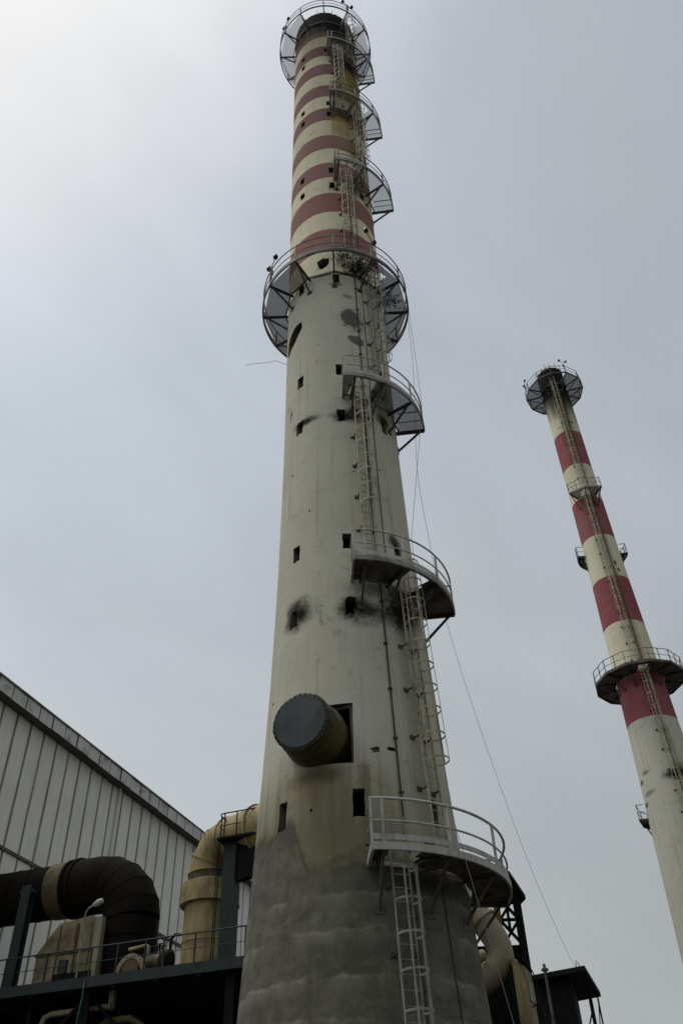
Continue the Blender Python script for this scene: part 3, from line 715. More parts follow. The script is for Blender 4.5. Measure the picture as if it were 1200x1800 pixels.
for th in (-60, -30, -8, 12, 40, 75, 140, 220): piece('lightning_rod', rod, C2, cyl(th, prof2(68) - 0.05, 68.3), (R_(random.uniform(-6, 6)), 0, 0), (1.3, 1.3, random.uniform(0.8, 1.5)))

# ------------------------------------------------------------------ warehouse hall on the left (frame: x out of the wall, y along it)
M['panel'] = metal('pale cladding panel', (0.72, 0.71, 0.64), (0.52, 0.49, 0.40), 0.2, rough=0.55, scale=0.35, bump=0.03)
M['panel_gap'] = metal('dirty panel joint', (0.075, 0.068, 0.045), (0.06, 0.055, 0.04), 0.5)
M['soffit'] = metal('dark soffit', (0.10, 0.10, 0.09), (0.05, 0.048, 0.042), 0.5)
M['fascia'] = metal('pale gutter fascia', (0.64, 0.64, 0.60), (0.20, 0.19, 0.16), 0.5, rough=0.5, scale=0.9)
M['hopper'] = metal('rust run hopper plate', (0.26, 0.215, 0.125), (0.09, 0.065, 0.03), 0.8, rust=(0.12, 0.065, 0.025), scale=1.1)
def panel_mat(width):
    m, nb, bs, out = newmat('cladding panel with grimy joints')
    tc_ = nb.n('ShaderNodeTexCoord'); ox, oy, oz = nb.sep(tc_.outputs['Object']); g_ = nb.n('ShaderNodeNewGeometry'); pos_ = g_.outputs['Position']; px, py, pz = nb.sep(pos_)
    oi = nb.n('ShaderNodeObjectInfo')
    n1 = nb.noise(pos_, 0.5, 5, 0.6); n2 = nb.noise(nb.comb(nb.m('MULTIPLY', px, 7), nb.m('MULTIPLY', py, 7), nb.m('MULTIPLY', pz, 0.35)), 1.0, 4, 0.65); n3 = nb.noise(pos_, 5.0, 4, 0.6)
    c = nb.mix(nb.m('MULTIPLY', oi.outputs['Random'], 0.22), (0.80, 0.79, 0.715), (0.68, 0.66, 0.57))
    c = nb.mix(nb.m('MULTIPLY', nb.step(n1, 0.42, 0.7), 0.25), c, (0.50, 0.47, 0.39)); c = nb.mix(nb.m('MULTIPLY', nb.step(n2, 0.5, 0.74), 0.32), c, (0.36, 0.32, 0.22))
    e = nb.m('MINIMUM', oy, nb.m('SUBTRACT', width, oy)); e = nb.m('ADD', e, nb.m('MULTIPLY', nb.m('SUBTRACT', n3, 0.5), 0.10))
    c = nb.mix(nb.m('MULTIPLY', nb.step(e, 0.0, 0.14, 1.0, 0.0), nb.step(n2, 0.3, 0.6, 0.25, 0.75)), c, (0.24, 0.21, 0.13))
    nb.t.links.new(c, bs.inputs['Base Color']); bs.inputs['Roughness'].default_value = 0.6; bs.inputs['Specular IOR Level'].default_value = 0.25
    bp = nb.n('ShaderNodeBump'); bp.inputs['Strength'].default_value = 0.25; bp.inputs['Distance'].default_value = 0.05; nb.t.links.new(n1, bp.inputs['Height']); nb.t.links.new(bp.outputs[0], bs.inputs['Normal'])
    return m
M['panel_seam'] = panel_mat(1.195 - 0.085)
H = Thing('warehouse', 'tall pale panel clad warehouse hall with long eaves gutter at left', 'building', 'hall', (-29.5, 45, 0))
AW, PW = -29.5, 1.195
core = MB().box(-75, AW - 0.10, 25, 70, 0, 24.9).build('wall', M['panel_gap'], H)
pu = MB().box(-0.06, 0.0, 0, PW - 0.085, 0, 24.36 - 17.72)
mu = pu.mesh('panel', M['panel_seam']); ml = MB().box(-0.06, 0.0, 0, PW - 0.085, 0, 10.5).mesh('panel', M['panel_seam'])
b0 = 33.32 - 7 * PW
for k in range(36):
    y = b0 + k * PW + 0.042
    piece('panel', mu, core, (AW + random.uniform(-0.012, 0.006), y, 17.72), root=H)
    piece('panel', ml, core, (AW + random.uniform(-0.012, 0.006), y, 7.05), root=H)
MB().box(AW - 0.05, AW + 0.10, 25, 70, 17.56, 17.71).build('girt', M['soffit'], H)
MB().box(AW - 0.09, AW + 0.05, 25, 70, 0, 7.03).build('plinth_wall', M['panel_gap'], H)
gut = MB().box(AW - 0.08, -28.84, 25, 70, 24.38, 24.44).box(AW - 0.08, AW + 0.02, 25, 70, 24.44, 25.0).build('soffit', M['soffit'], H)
fm = MB().box(-0.03, 0.0, 0, PW - 0.085, 0, 0.74).mesh('fascia_panel', M['fascia'])
for k in range(36):
    piece('fascia_panel', fm, gut, (-28.8 + random.uniform(-0.02, 0.02), b0 + k * PW - 0.32, 24.32 + random.uniform(-0.015, 0.02)), (0, R_(random.uniform(-1.5, 1.5)), 0), root=H)
MB().box(-29.2, -28.72, 25, 70, 25.08, 25.14).build('gutter_lip', M['rail_grey'], H)
MB().add([(-28.9, 25, 25.05), (-28.9, 70, 25.05), (-52, 70, 28.5), (-52, 25, 28.5), (-75, 25, 25.05), (-75, 70, 25.05)], [(0, 1, 2, 3), (3, 2, 5, 4), (0, 3, 4), (1, 5, 2)]).build('roof', M['fascia'], H)
MB().tube([(-29.38, 43.55, 24.35), (-29.38, 43.55, 20.5), (-29.36, 43.55, 20.2), (-29.2, 43.55, 20.0)], 0.09, 8).build('downpipe', M['panel'], H, True)

# ------------------------------------------------------------------ elevated steel deck with handrail
M['teal'] = metal('faded teal steel', (0.024, 0.038, 0.038), (0.016, 0.018, 0.017), 0.5, rust=(0.06, 0.045, 0.03))
M['beige'] = metal('beige duct cladding', (0.40, 0.32, 0.145), (0.13, 0.10, 0.05), 0.65, rough=0.6, scale=0.9, rust=(0.17, 0.105, 0.05))
M['beige_pale'] = metal('pale beige steel', (0.36, 0.32, 0.21), (0.14, 0.10, 0.05), 0.6, rust=(0.13, 0.075, 0.03), scale=0.8)
M['beige_pipe'] = metal('pale beige pipe', (0.29, 0.255, 0.175), (0.15, 0.125, 0.08), 0.4, rough=0.5, scale=0.8)
M['brown'] = metal('brown rusted duct', (0.015, 0.012, 0.010), (0.008, 0.007, 0.006), 0.6, rough=0.85, rust=(0.026, 0.015, 0.010), scale=0.7, spec=0.06)
M['brown_collar'] = metal('ochre duct collar', (0.14, 0.105, 0.05), (0.05, 0.036, 0.02), 0.6)
M['dark'] = metal('blackened plant steel', (0.016, 0.016, 0.015), (0.010, 0.010, 0.009), 0.6, rough=0.85, spec=0.1)
M['green'] = metal('green hose', (0.03, 0.20, 0.13), (0.03, 0.10, 0.07), 0.4, streak=False)
M['white'] = metal('white painted steel', (0.55, 0.55, 0.50), (0.25, 0.22, 0.16), 0.4)
D = Thing('elevated_deck', 'dark teal elevated steel deck with thin handrail below the ducts', 'walkway', 'hall', (-21.5, 33.5, 0))
sl = MB().box(-29.2, -14.35, 30.9, 38.0, 10.12, 10.28).build('deck_plate', M['teal'], D)
be = MB().box(-29.2, -14.3, 30.78, 30.9, 9.92, 10.30).box(-14.42, -14.3, 30.9, 38, 9.92, 10.30)
for k in range(9): be.box(-29 + k * 1.8, -28.85 + k * 1.8, 30.9, 38, 9.85, 10.11)
be.build('deck_beam', M['teal'], D)
rl = MB().tube([(-29.2, 30.84, 11.33), (-14.4, 30.84, 11.33)], 0.03, 6).build('top_rail', M['teal'], D, True)
MB().tube([(-29.2, 30.84, 10.80), (-14.4, 30.84, 10.80)], 0.015, 5).build('middle_rail', M['teal'], D, True)
pm = MB().box(-0.025, 0.025, -0.025, 0.025, 0, 1.05).mesh('post', M['teal'])
for a in (-28.6, -26.7, -24.9, -23.0, -21.0, -19.85, -18.65, -17.85, -16.55, -14.5): piece('post', pm, D, (a, 30.84, 10.28))
cm = MB().box(-0.18, 0.18, -0.02, 0.02, 0, 9.9).box(-0.18, 0.18, 0.34, 0.38, 0, 9.9).box(-0.02, 0.02, 0.02, 0.34, 0, 9.9).mesh('column', M['dark'])
for a in (-27.5, -21.2, -15.2):
    for b in (31.2, 36.8): piece('column', cm, D, (a, b, 0))
MB().bar((-27.5, 31.4, 4.5), (-21.2, 31.4, 9.8), 0.12, 0.12).bar((-21.2, 31.5, 9.8), (-15.2, 31.5, 4.5), 0.12, 0.12).build('brace', M['dark'], D)
wl = MB().box(-29.2, -9.5, 38.01, 38.3, 0, 10.6).build('back_wall', M['dark'], D)
MB().box(-29.2, -9.5, 34.0, 38.0, 6.0, 6.2).build('floor_slab', M['dark'], D)


def mitred(path, r, n=28):
    """round duct swept along mitred path points"""
    return MB().tube(path, r, n)


def elbow(c, r, a0, a1, e_a, e_b, k=5):
    return [Vector(c) + Vector(e_a) * r * math.cos(R_(a0 + (a1 - a0) * i / k)) + Vector(e_b) * r * math.sin(R_(a0 + (a1 - a0) * i / k)) for i in range(k + 1)]


# brown duct: out of the hall wall, over and down to the deck
B = Thing('duct', 'dark brown rusted duct bending down from the hall wall to the deck', 'duct', 'hall', (-21, 33.4, 10.28))
yb = 33.4
hz = MB().tube([(-29.45, yb, 14.72), (-28.9, yb, 14.72), (-27.8, yb, 14.70), (-25.1, yb, 14.68), (-24.0, yb, 14.68)], [1.30, 1.22, 1.12, 1.12, 1.12], 32).build('duct_run', M['brown'], B, True)
MB().lathe([(-0.42, 1.125), (-0.42, 1.17), (0.38, 1.17), (0.38, 1.125)], 32, (-24.6, yb, 14.68), (1, 0, 0), cap=(False, False)).build('collar', M['brown_collar'], hz, True, root=B)
MB().lathe([(0, 1.12), (0, 1.24), (0.12, 1.24), (0.12, 1.13), (0.35, 1.13), (0.35, 1.26), (0.47, 1.26), (0.47, 1.1)], 32, (-24.2, yb, 14.68), (1, 0, 0), cap=(False, False)).build('flange', M['brown'], hz, False, root=B)
ep = [Vector((-23.8, yb, 14.68))] + elbow((-22.75, yb, 12.95), 1.73, 90, 0, (1, 0, 0), (0, 0, 1), 5)
eb = MB().tube(ep, 1.18, 28)
o = eb.build('elbow', M['brown'], B, False)
for p in o.data.polygons: p.use_smooth = True
o.data.set_sharp_from_angle(angle=R_(14))
MB().lathe([(0, 1.14), (2.62, 1.14)], 32, (-21.02, yb, 10.32), (0, 0, 1)).build('drop_leg', M['brown'], B, True)
MB().lathe([(0, 1.3), (0.09, 1.3), (0.09, 1.15)], 32, (-21.02, yb, 10.285), (0, 0, 1)).build('base_ring', M['brown'], B, True)
for i in range(1, 5):
    t = 90 - 18 * i; c0 = Vector((-22.75, yb, 12.95)) + Vector((math.cos(R_(t)), 0, math.sin(R_(t)))) * 1.73; dd = Vector((math.sin(R_(t)), 0, -math.cos(R_(t))))
    MB().lathe([(-0.015, 1.15), (-0.015, 1.192), (0.015, 1.192), (0.015, 1.15)], 28, c0, dd, cap=(False, False)).build('seam_band', M['brown'], B)
for xx in (-28.4, -26.9, -26.0): MB().lathe([(-0.03, 1.1), (-0.03, 1.145), (0.03, 1.145), (0.03, 1.1)], 32, (xx, yb, 14.69), (1, 0, 0), cap=(False, False)).build('seam_band', M['brown'], hz, root=B)
for zz in (11.2, 12.2): MB().lathe([(-0.025, 1.12), (-0.025, 1.17), (0.025, 1.17), (0.025, 1.12)], 32, (-21.02, yb, zz), (0, 0, 1), cap=(False, False)).build('seam_band', M['brown'], B)
sc = MB().lathe([(0, 1.75), (0.12, 1.75), (0.12, 1.4), (0.55, 1.34)], 32, (-29.4, yb, 14.72), (1, 0, 0), cap=(False, False)).build('wall_sleeve', M['beige_pale'], B, True)
sp = Thing('duct_support', 'slanting teal steel post propping the brown duct', 'support', 'hall', (-25.55, 32.2, 10.28))
MB().box(-25.8, -25.35, 31.95, 32.0, 10.28, 14.62).box(-25.8, -25.35, 32.3, 32.35, 10.28, 14.62).box(-25.60, -25.55, 32.0, 32.3, 10.28, 14.62).build('post', M['teal'], sp)
MB().box(-25.9, -25.25, 32.0, 32.5, 14.3, 14.45).build('saddle', M['teal'], sp)

# hopper under the brown duct
Hp = Thing('hopper', 'rust streaked beige steel hopper with sloping shoulder under the brown duct', 'hopper', 'hall', (-22.7, 32.6, 10.28))
prf = [(-24.42, 10.30), (-24.42, 11.75), (-23.55, 12.80), (-22.0, 12.95), (-21.6, 12.72), (-21.45, 10.30)]
hb = MB().prism([(a, 32.0, z) for a, z in prf], (0, 0, 0), (0, 1.2, 0)).build('body', M['hopper'], Hp)
for (a0, a1, z0, z1) in ((-24.35, -23.45, 10.5, 11.7), (-23.38, -22.55, 10.5, 11.55), (-23.38, -22.7, 11.7, 12.7), (-22.48, -21.95, 10.5, 12.7), (-21.88, -21.55, 10.5, 12.5)):
    MB().box(a0, a1, 31.965, 31.998, z0, z1).build('panel', M['hopper'], hb, root=Hp)
ribs = MB()
for z in (10.42, 11.62): ribs.box(-24.46, -21.42, 31.93, 31.998, z - 0.03, z + 0.03)
for a in (-22.6, -23.42): ribs.box(a - 0.03, a + 0.03, 31.94, 31.998, 10.3, 12.7)
ribs.build('stiffener', M['stub_rust'], Hp)
MB().box(-23.2, -21.5, 31.6, 31.9, 10.30, 10.75).build('chute', M['dark'], Hp)
wp = Thing('white_post', 'short white painted post standing before the brown duct leg', 'post', 'hall', (-21.45, 31.8, 10.28))
MB().box(-21.62, -21.32, 31.7, 31.95, 10.30, 12.75).build('post', M['beige_pipe'], wp); MB().box(-21.70, -21.24, 31.64, 32.0, 10.285, 10.36).build('foot_plate', M['dark'], wp)

# lamp on the deck rail
L = Thing('lamp_post', 'small grey lamp post with angled head on the deck rail', 'lamp', 'hall', (-21.68, 31.05, 10.28))
MB().tube([(-21.68, 31.05, 10.28), (-21.72, 31.05, 12.6), (-21.70, 31.05, 12.78), (-21.58, 31.05, 12.92), (-21.42, 31.05, 12.98)], 0.035, 8).build('pole', M['rail_grey'], L, True)
hd = MB(); hd.tube([(-21.44, 31.05, 12.965), (-21.36, 31.05, 13.0), (-21.2, 31.05, 13.07), (-21.02, 31.05, 13.13), (-20.98, 31.05, 13.14)], [0.04, 0.09, 0.13, 0.10, 0.03], 10)
hd.build('lamp_head', M['rail_pale'], L, True)

# guard arch and pump set on the deck
G = Thing('belt_guard', 'beige half round belt guard on the deck beside the pump', 'guard', 'hall', (-19.6, 31.5, 10.28))
pts = [(-19.6 + 0.58 * math.cos(R_(t)), 31.5, 10.30 + 0.72 * math.sin(R_(t))) for t in range(0, 181, 15)]
g_ = MB()
for p, q in zip(pts[:-1], pts[1:]): g_.bar(p, q, 0.16, 0.14, ref=(0, 1, 0))
g_.build('arch', M['beige_pale'], G)
MB().lathe([(0, 0.40), (0.08, 0.40), (0.08, 0.12), (0.2, 0.12)], 24, (-19.6, 31.45, 10.72), (0, 1, 0)).build('wheel', M['brown_collar'], G, True)
Pm = Thing('pump', 'cluttered pump and motor set with pipes on the deck between the ducts', 'pump', 'hall', (-18.9, 31.9, 10.28))
mo = MB().lathe([(0, 0.15), (0, 0.26), (0.1, 0.30), (0.75, 0.30), (0.85, 0.24), (0.85, 0.08), (1.05, 0.08)], 20, (-19.25, 31.9, 10.75), (1, -0.2, 0)).build('motor', M['brown_collar'], Pm, True)
for k in range(7): MB().lathe([(0, 0.335), (0.02, 0.335)], 20, (-19.12 + 0.09 * k, 31.9 - 0.018 * k, 10.75), (1, -0.2, 0)).build('cooling_fin', M['steel_brown'], mo, root=Pm)
MB().lathe([(0, 0.2), (0.05, 0.34), (0.22, 0.34), (0.27, 0.2)], 20, (-18.25, 31.75, 10.8), (1, 0, 0)).build('casing', M['dark'], Pm, True)
MB().tube([(-18.1, 31.75, 11.0), (-18.1, 31.75, 11.5), (-17.95, 31.75, 11.65), (-17.7, 31.75, 11.62)], 0.06, 8).build('pipe', M['dark'], Pm, True)
MB().tube([(-19.95, 31.8, 11.35), (-19.2, 31.8, 11.42), (-19.1, 31.8, 11.36), (-19.08, 31.8, 10.9)], 0.07, 8).build('pipe', M['beige_pale'], Pm, True)
MB().box(-19.4, -17.8, 31.6, 32.2, 10.285, 10.45).build('base_frame', M['dark'], Pm)
vw = MB().tube([(-18.5 + 0.2 * math.cos(R_(t)), 31.6 , 11.35 + 0.2 * math.sin(R_(t))) for t in range(0, 360, 30)], 0.025, 6, closed=True); vw.tube([(-18.5, 31.75, 10.9), (-18.5, 31.6, 11.35)], 0.04, 6); vw.bar((-18.7, 31.6, 11.35), (-18.3, 31.6, 11.35), 0.03, 0.03)
vw.build('hand_wheel', M['dark'], Pm, True)

JB = Thing('junction_box', 'small grey junction box with cable on the deck rail near the lamp', 'box', 'hall', (-22.3, 30.95, 10.28))
MB().box(-22.5, -22.15, 30.9, 31.05, 10.55, 11.05).build('case', M['teal'], JB); MB().tube([(-22.3, 30.97, 10.55), (-22.3, 31.0, 10.4), (-22.2, 31.2, 10.3)], 0.025, 6).build('cable', M['dark'], JB)
VP = Thing('valve_manifold', 'dark valve manifold of short pipes against the beige duct foot', 'valves', 'hall', (-18.6, 32.4, 10.28))
MB().tube([(-19.4, 32.4, 11.15), (-18.7, 32.4, 11.15)], 0.08, 8).build('header', M['dark'], VP, True)
for a in (-19.3, -19.05, -18.8):
    MB().tube([(a, 32.4, 10.3), (a, 32.4, 11.5)], 0.045, 8).build('branch', M['dark'], VP, True); MB().lathe([(0, 0.11), (0.03, 0.11)], 12, (a, 32.4, 11.5), (0, 0, 1)).build('hand_wheel', M['steel_brown'], VP)
# beige duct: up from the deck and across to the back of the near chimney
Bd = Thing('duct', 'tall beige round duct with stepped collar and mitred elbow beside the near chimney', 'duct', 'hall', (-17.32, 33.3, 10.28))
cx, cy_ = -17.32, 33.3
MB().lathe([(0, 1.12), (0.5, 1.10), (0.5, 1.02), (1.25, 1.02), (1.27, 1.035), (1.31, 1.035), (1.33, 1.02), (2.8, 1.02)], 36, (cx, cy_, 10.30), (0, 0, 1)).build('riser', M['beige'], Bd, True)
MB().lathe([(0, 1.02), (0, 1.22), (0.82, 1.20), (0.90, 1.02)], 36, (cx, cy_, 13.02), (0, 0, 1), cap=(False, False)).build('collar', M['beige'], Bd, True)
MB().lathe([(0, 1.0), (0.42, 0.98)], 36, (cx, cy_, 13.85), (0, 0, 1)).build('bellows', M['stub_rust'], Bd, True)
for th_ in (-75, -30, 20, 65):
    q = Vector((math.sin(R_(th_)), -math.cos(R_(th_)), 0)); MB().bar(Vector((cx, cy_, 10.85)) + q * 1.02, Vector((cx, cy_, 13.0)) + q * 1.02, 0.05, 0.03, ref=q).build('lap_seam', M['beige'], Bd)
    MB().bar(Vector((cx, cy_, 13.05)) + q * 1.215, Vector((cx, cy_, 13.82)) + q * 1.205, 0.04, 0.03, ref=q).build('lap_seam', M['beige'], Bd)
bN = Vector((0.922, -0.387, 0)).normalized()
cE = Vector((cx, cy_, 14.27)) + bN * 1.15
ep = [cE - bN * 1.15 * math.cos(R_(t)) + Vector((0, 0, 1.15 * math.sin(R_(t)))) for t in (0, 22, 45, 68, 90)] + [cE + bN * 0.5 + Vector((0, 0, 1.15))]
o = MB().tube(ep, 0.97, 28).build('elbow', M['beige'], Bd)
for p in o.data.polygons: p.use_smooth = True
o.data.set_sharp_from_angle(angle=R_(14))
rgm = MB()
for t in (0, 28, 62, 90):
    c0 = cE - bN * 1.15 * math.cos(R_(t)) + Vector((0, 0, 1.15 * math.sin(R_(t)))); dd = bN * math.sin(R_(t)) + Vector((0, 0, math.cos(R_(t))))
    MB().lathe([(-0.025, 0.97), (-0.025, 1.02), (0.025, 1.02), (0.025, 0.97)], 32, c0, dd, cap=(False, False)).build('seam_flange', M['beige'], Bd)
pE = cE + bN * 0.5 + Vector((0, 0, 1.15))
MB().lathe([(0, 0.96), (7.0, 0.96)], 36, pE, bN).build('duct_run', M['beige'], Bd, True)
MB().lathe([(1.2, 0.97), (1.2, 1.04), (1.3, 1.04), (1.3, 0.97)], 36, pE, bN, cap=(False, False)).build('seam_flange', M['beige'], Bd)

# teal column with service platform and rounded handrail
S = Thing('service_platform', 'teal box column carrying a small railed landing against the near chimney', 'platform', 'hall', (-15.7, 31.8, 10.28))
MB().box(-15.98, -15.45, 31.6, 32.1, 10.28, 14.88).build('column', M['teal'], S)
MB().prism([(-15.449, 31.7, 13.35), (-14.9, 31.7, 13.42), (-13.2, 31.7, 13.42), (-13.2, 31.7, 14.7), (-15.449, 31.7, 14.86)], (0, 0, 0), (0, 0.35, 0)).build('bracket', M['dark'], S)
MB().box(-16.15, -13.0, 31.2, 32.6, 14.88, 14.97).build('floor', M['dark'], S)
def rpath(h): return [(-13.0, 31.25, h), (-15.9, 31.25, h), (-16.06, 31.30, h), (-16.12, 31.45, h), (-16.12, 32.3, h), (-16.05, 32.45, h), (-15.9, 32.5, h), (-13.0, 32.5, h)]
MB().tube(rpath(15.95), 0.026, 6).build('top_rail', M['dark'], S, True); MB().tube(rpath(15.45), 0.018, 6).build('middle_rail', M['dark'], S, True)
pm2 = MB().box(-0.02, 0.02, -0.02, 0.02, 0, 1.0).mesh('post', M['dark'])
for a, b in ((-15.85, 31.25), (-15.3, 31.25), (-14.6, 31.25), (-13.9, 31.25), (-16.12, 31.5), (-16.12, 32.2), (-15.6, 32.5), (-14.9, 32.5), (-14.2, 32.5)): piece('post', pm2, S, (a, b, 14.95))
for a in (-16.1, -16.02): MB().bar((a, 31.3, 10.3), (a, 31.3, 14.9), 0.03, 0.03).build('ladder_stile', M['dark'], S)
MB().tube([(-14.8, 31.5, 14.97), (-14.8, 31.5, 15.6)], 0.05, 8).lathe([(0, 0.06), (0.05, 0.16), (0.3, 0.2), (0.3, 0.1)], 12, (-14.8, 31.5, 15.5), (0.6, -0.5, 0.3)).build('floodlight', M['dark'], S, True)

# pipes and loose things under the deck
Q = Thing('pipe_run', 'pale bent pipe hanging in the dark under the deck', 'pipe', 'hall', (-22, 31.6, 9.0))
MB().tube([(-23.3, 31.6, 8.2), (-23.3, 31.6, 9.0), (-23.2, 31.6, 9.25), (-22.9, 31.6, 9.35), (-20.2, 31.6, 9.38)], 0.11, 10).build('pipe', M['beige_pale'], Q, True)
MB().lathe([(0, 0.17), (0.07, 0.17)], 12, (-20.3, 31.6, 9.38), (1, 0, 0)).build('flange', M['steel_brown'], Q); MB().box(-20.4, -20.2, 31.5, 31.7, 9.4, 9.9).build('hanger', M['beige_pale'], Q)
Q2 = Thing('pipe_run', 'ochre elbowed pipe low under the deck beside the green hose', 'pipe', 'hall', (-20.5, 31.9, 8.5))
MB().tube([(-21.0, 31.9, 8.3), (-20.9, 31.9, 8.75), (-20.6, 31.9, 8.95), (-19.6, 31.9, 8.95), (-19.1, 31.9, 8.7), (-19.0, 31.9, 7.6)], 0.14, 10).build('pipe', M['brown_collar'], Q2, True); MB().box(-20.15, -20.05, 31.85, 31.95, 9.0, 9.9).build('hanger', M['dark'], Q2)
hs = MB().tube([(-21.05, 30.72, 10.2), (-21.03, 30.70, 9.6), (-21.1, 30.70, 8.9), (-21.13, 30.7, 8.0), (-21.12, 30.7, 0.3)], 0.022, 6)
gh = Thing('hose', 'thin green hose hanging straight down from the deck edge', 'hose', 'hall', (-21.05, 30.7, 0)); hs.build('line', M['green'], gh, True); MB().lathe([(0, 0.04), (0.12, 0.04)], 8, (-21.12, 30.7, 0.25), (0, 0, 1)).build('nozzle', M['dark'], gh)
wb = Thing('sign_board', 'small blank white board low in the dark at the lower left corner', 'board', 'hall', (-23.9, 31.3, 8.2))
MB().box(-24.15, -23.35, 31.3, 31.34, 7.9, 8.65).build('board', M['white'], wb); MB().box(-23.8, -23.7, 31.34, 31.4, 7.0, 9.9).build('stay', M['dark'], wb)

# ------------------------------------------------------------------ plant tower on the right, behind the near chimney
M['yellow'] = metal('yellow painted column', (0.30, 0.24, 0.02), (0.10, 0.08, 0.02), 0.6)
M['green_dark'] = metal('dark green sheet', (0.022, 0.027, 0.022), (0.012, 0.013, 0.011), 0.6, rough=0.85, spec=0.1)
Tw = Thing('plant_tower', 'dark open steel process tower with sloping roof behind the near chimney', 'tower', 'world', (3.2, 33, 0))
X0, X1 = 0.8, 5.58
MB().box(X0, 5.62, 31.6, 36, 0, 9.75).build('casing', M['green_dark'], Tw)
sh = MB()
for k in range(14): sh.box(5.63, 5.67, 31.7 + 0.3 * k, 31.9 + 0.3 * k, 0, 9.7)
sh.build('side_sheet', M['green_dark'], Tw)
for x, y in ((X1, 31.5), (X1, 36.0), (3.2, 31.5), (0.8, 31.5)): MB().box(x - 0.12, x + 0.12, y - 0.12, y + 0.12, 0, 11.2).build('column', M['dark'], Tw)
tr = MB()
for a, b in (((5.55, 31.4, 9.7), (4.9, 31.4, 10.5)), ((4.9, 31.4, 9.7), (5.55, 31.4, 10.5)), ((5.55, 31.4, 10.5), (4.9, 31.4, 11.3)), ((4.9, 31.4, 10.5), (5.55, 31.4, 11.3)), ((4.9, 31.4, 9.3), (4.9, 31.4, 11.4)), ((5.2, 31.4, 10.1), (5.2, 31.4, 11.4)), ((3.2, 31.4, 10.5), (5.58, 31.4, 10.5)), ((4.3, 31.4, 9.7), (4.3, 31.4, 11.4))):
    tr.bar(a, b, 0.09, 0.09)
tr.build('truss', M['dark'], Tw)
MB().prism([(0.2, 29.8, 11.65), (5.22, 29.95, 11.5), (6.05, 32.2, 11.4), (5.95, 32.8, 11.4), (0.2, 32.8, 11.65)], (0, 0, 0), (0, 0, 0.14)).build('roof', M['dark'], Tw)
MB().box(5.68, 5.9, 33.2, 35, 8.2, 9.9).build('side_box', M['green_dark'], Tw)
for (a, b) in ((4.72, 4.92),): MB().box(a, b, 31.15, 31.3, 9.0, 11.3).build('yellow_column', M['yellow'], Tw)
MB().box(4.85, 4.9, 31.25, 31.35, 0, 9.4).box(5.05, 5.1, 31.25, 31.35, 0, 9.4).build('riser_pipe', M['dark'], Tw)

Pe = Thing('pipe_elbow', 'fat pale beige pipe sloping down and elbowing behind the near chimney', 'pipe', 'world', (4.0, 30, 8))
pp = [(3.3, 30.3, 11.2), (3.75, 30.15, 10.6), (4.1, 30.0, 10.1), (4.42, 30.0, 9.6), (4.53, 30.0, 9.3), (4.55, 30.0, 9.05), (4.45, 30.0, 8.8), (4.15, 30.1, 8.5), (3.6, 30.3, 8.25), (2.8, 30.5, 8.1)]
MB().tube(pp, 0.42, 24).build('pipe', M['beige_pipe'], Pe, True)
MB().lathe([(-0.04, 0.42), (-0.04, 0.5), (0.04, 0.5), (0.04, 0.42)], 24, pp[2], Vector(pp[3]) - Vector(pp[1]), cap=(False, False)).build('flange', M['beige_pale'], Pe)
MB().tube([(3.2, 29.5, 9.9), (3.3, 29.45, 9.2), (3.6, 29.5, 8.9), (3.95, 29.7, 9.0)], 0.17, 14).build('branch', M['beige_pale'], Pe, True)

Tk = Thing('cabinet_tank', 'rust streaked beige tank cabinet with rounded top beside the dark tower', 'tank', 'world', (5.0, 29.6, 0))
M['tank'] = metal('rusty ochre tank', (0.22, 0.18, 0.085), (0.06, 0.045, 0.022), 0.8, rust=(0.08, 0.045, 0.02), scale=1.2)
tl, tcn_, trr, tbk = (4.78, 29.5), (5.06, 29.0), (5.52, 30.6), (5.25, 31.0)
tb = MB().hexa([(*tl, 6.2), (*tcn_, 6.2), (*trr, 6.2), (*tbk, 6.2), (*tl, 8.80), (*tcn_, 8.48), (*trr, 8.62), (*tbk, 8.9)]).build('body', M['tank'], Tk)
MB().tube([(4.80, 29.52, 8.72), (4.95, 29.9, 8.82), (5.2, 30.85, 8.85)], 0.09, 10).build('rounded_edge', M['tank'], Tk, True)
def on_right(u0_, u1_, z0, z1):
    a = Vector((tcn_[0], tcn_[1], 0)); b = Vector((trr[0], trr[1], 0)); n = Vector((b.y - a.y, -(b.x - a.x), 0)).normalized()
    p, q = a.lerp(b, u0_), a.lerp(b, u1_)
    return MB().hexa([p + n * 0.003 + Vector((0, 0, z0)), q + n * 0.003 + Vector((0, 0, z0)), q + n * 0.04 + Vector((0, 0, z0)), p + n * 0.04 + Vector((0, 0, z0)), p + n * 0.003 + Vector((0, 0, z1)), q + n * 0.003 + Vector((0, 0, z1)), q + n * 0.04 + Vector((0, 0, z1)), p + n * 0.04 + Vector((0, 0, z1))])
on_right(0.15, 0.5, 7.6, 8.2).build('door', M['beige_pale'], tb, root=Tk); on_right(0.55, 0.9, 7.7, 8.3).build('panel', M['beige_pale'], tb, root=Tk)
MB().tube([(4.95, 29.0, 8.75), (5.2, 28.98, 8.5), (5.35, 29.2, 8.3), (5.45, 29.5, 7.9), (5.5, 29.6, 6.2)], 0.02, 6).build('pipe', M['dark'], Tk, True)
MB().tube([(5.12, 28.95, 7.35), (5.25, 28.95, 7.42), (5.32, 29.0, 7.3), (5.34, 29.0, 6.2)], 0.03, 6).build('pipe', M['dark'], Tk, True)
MB().box(4.8, 5.3, 29.4, 30.7, 0, 6.2).build('base', M['dark'], Tk)

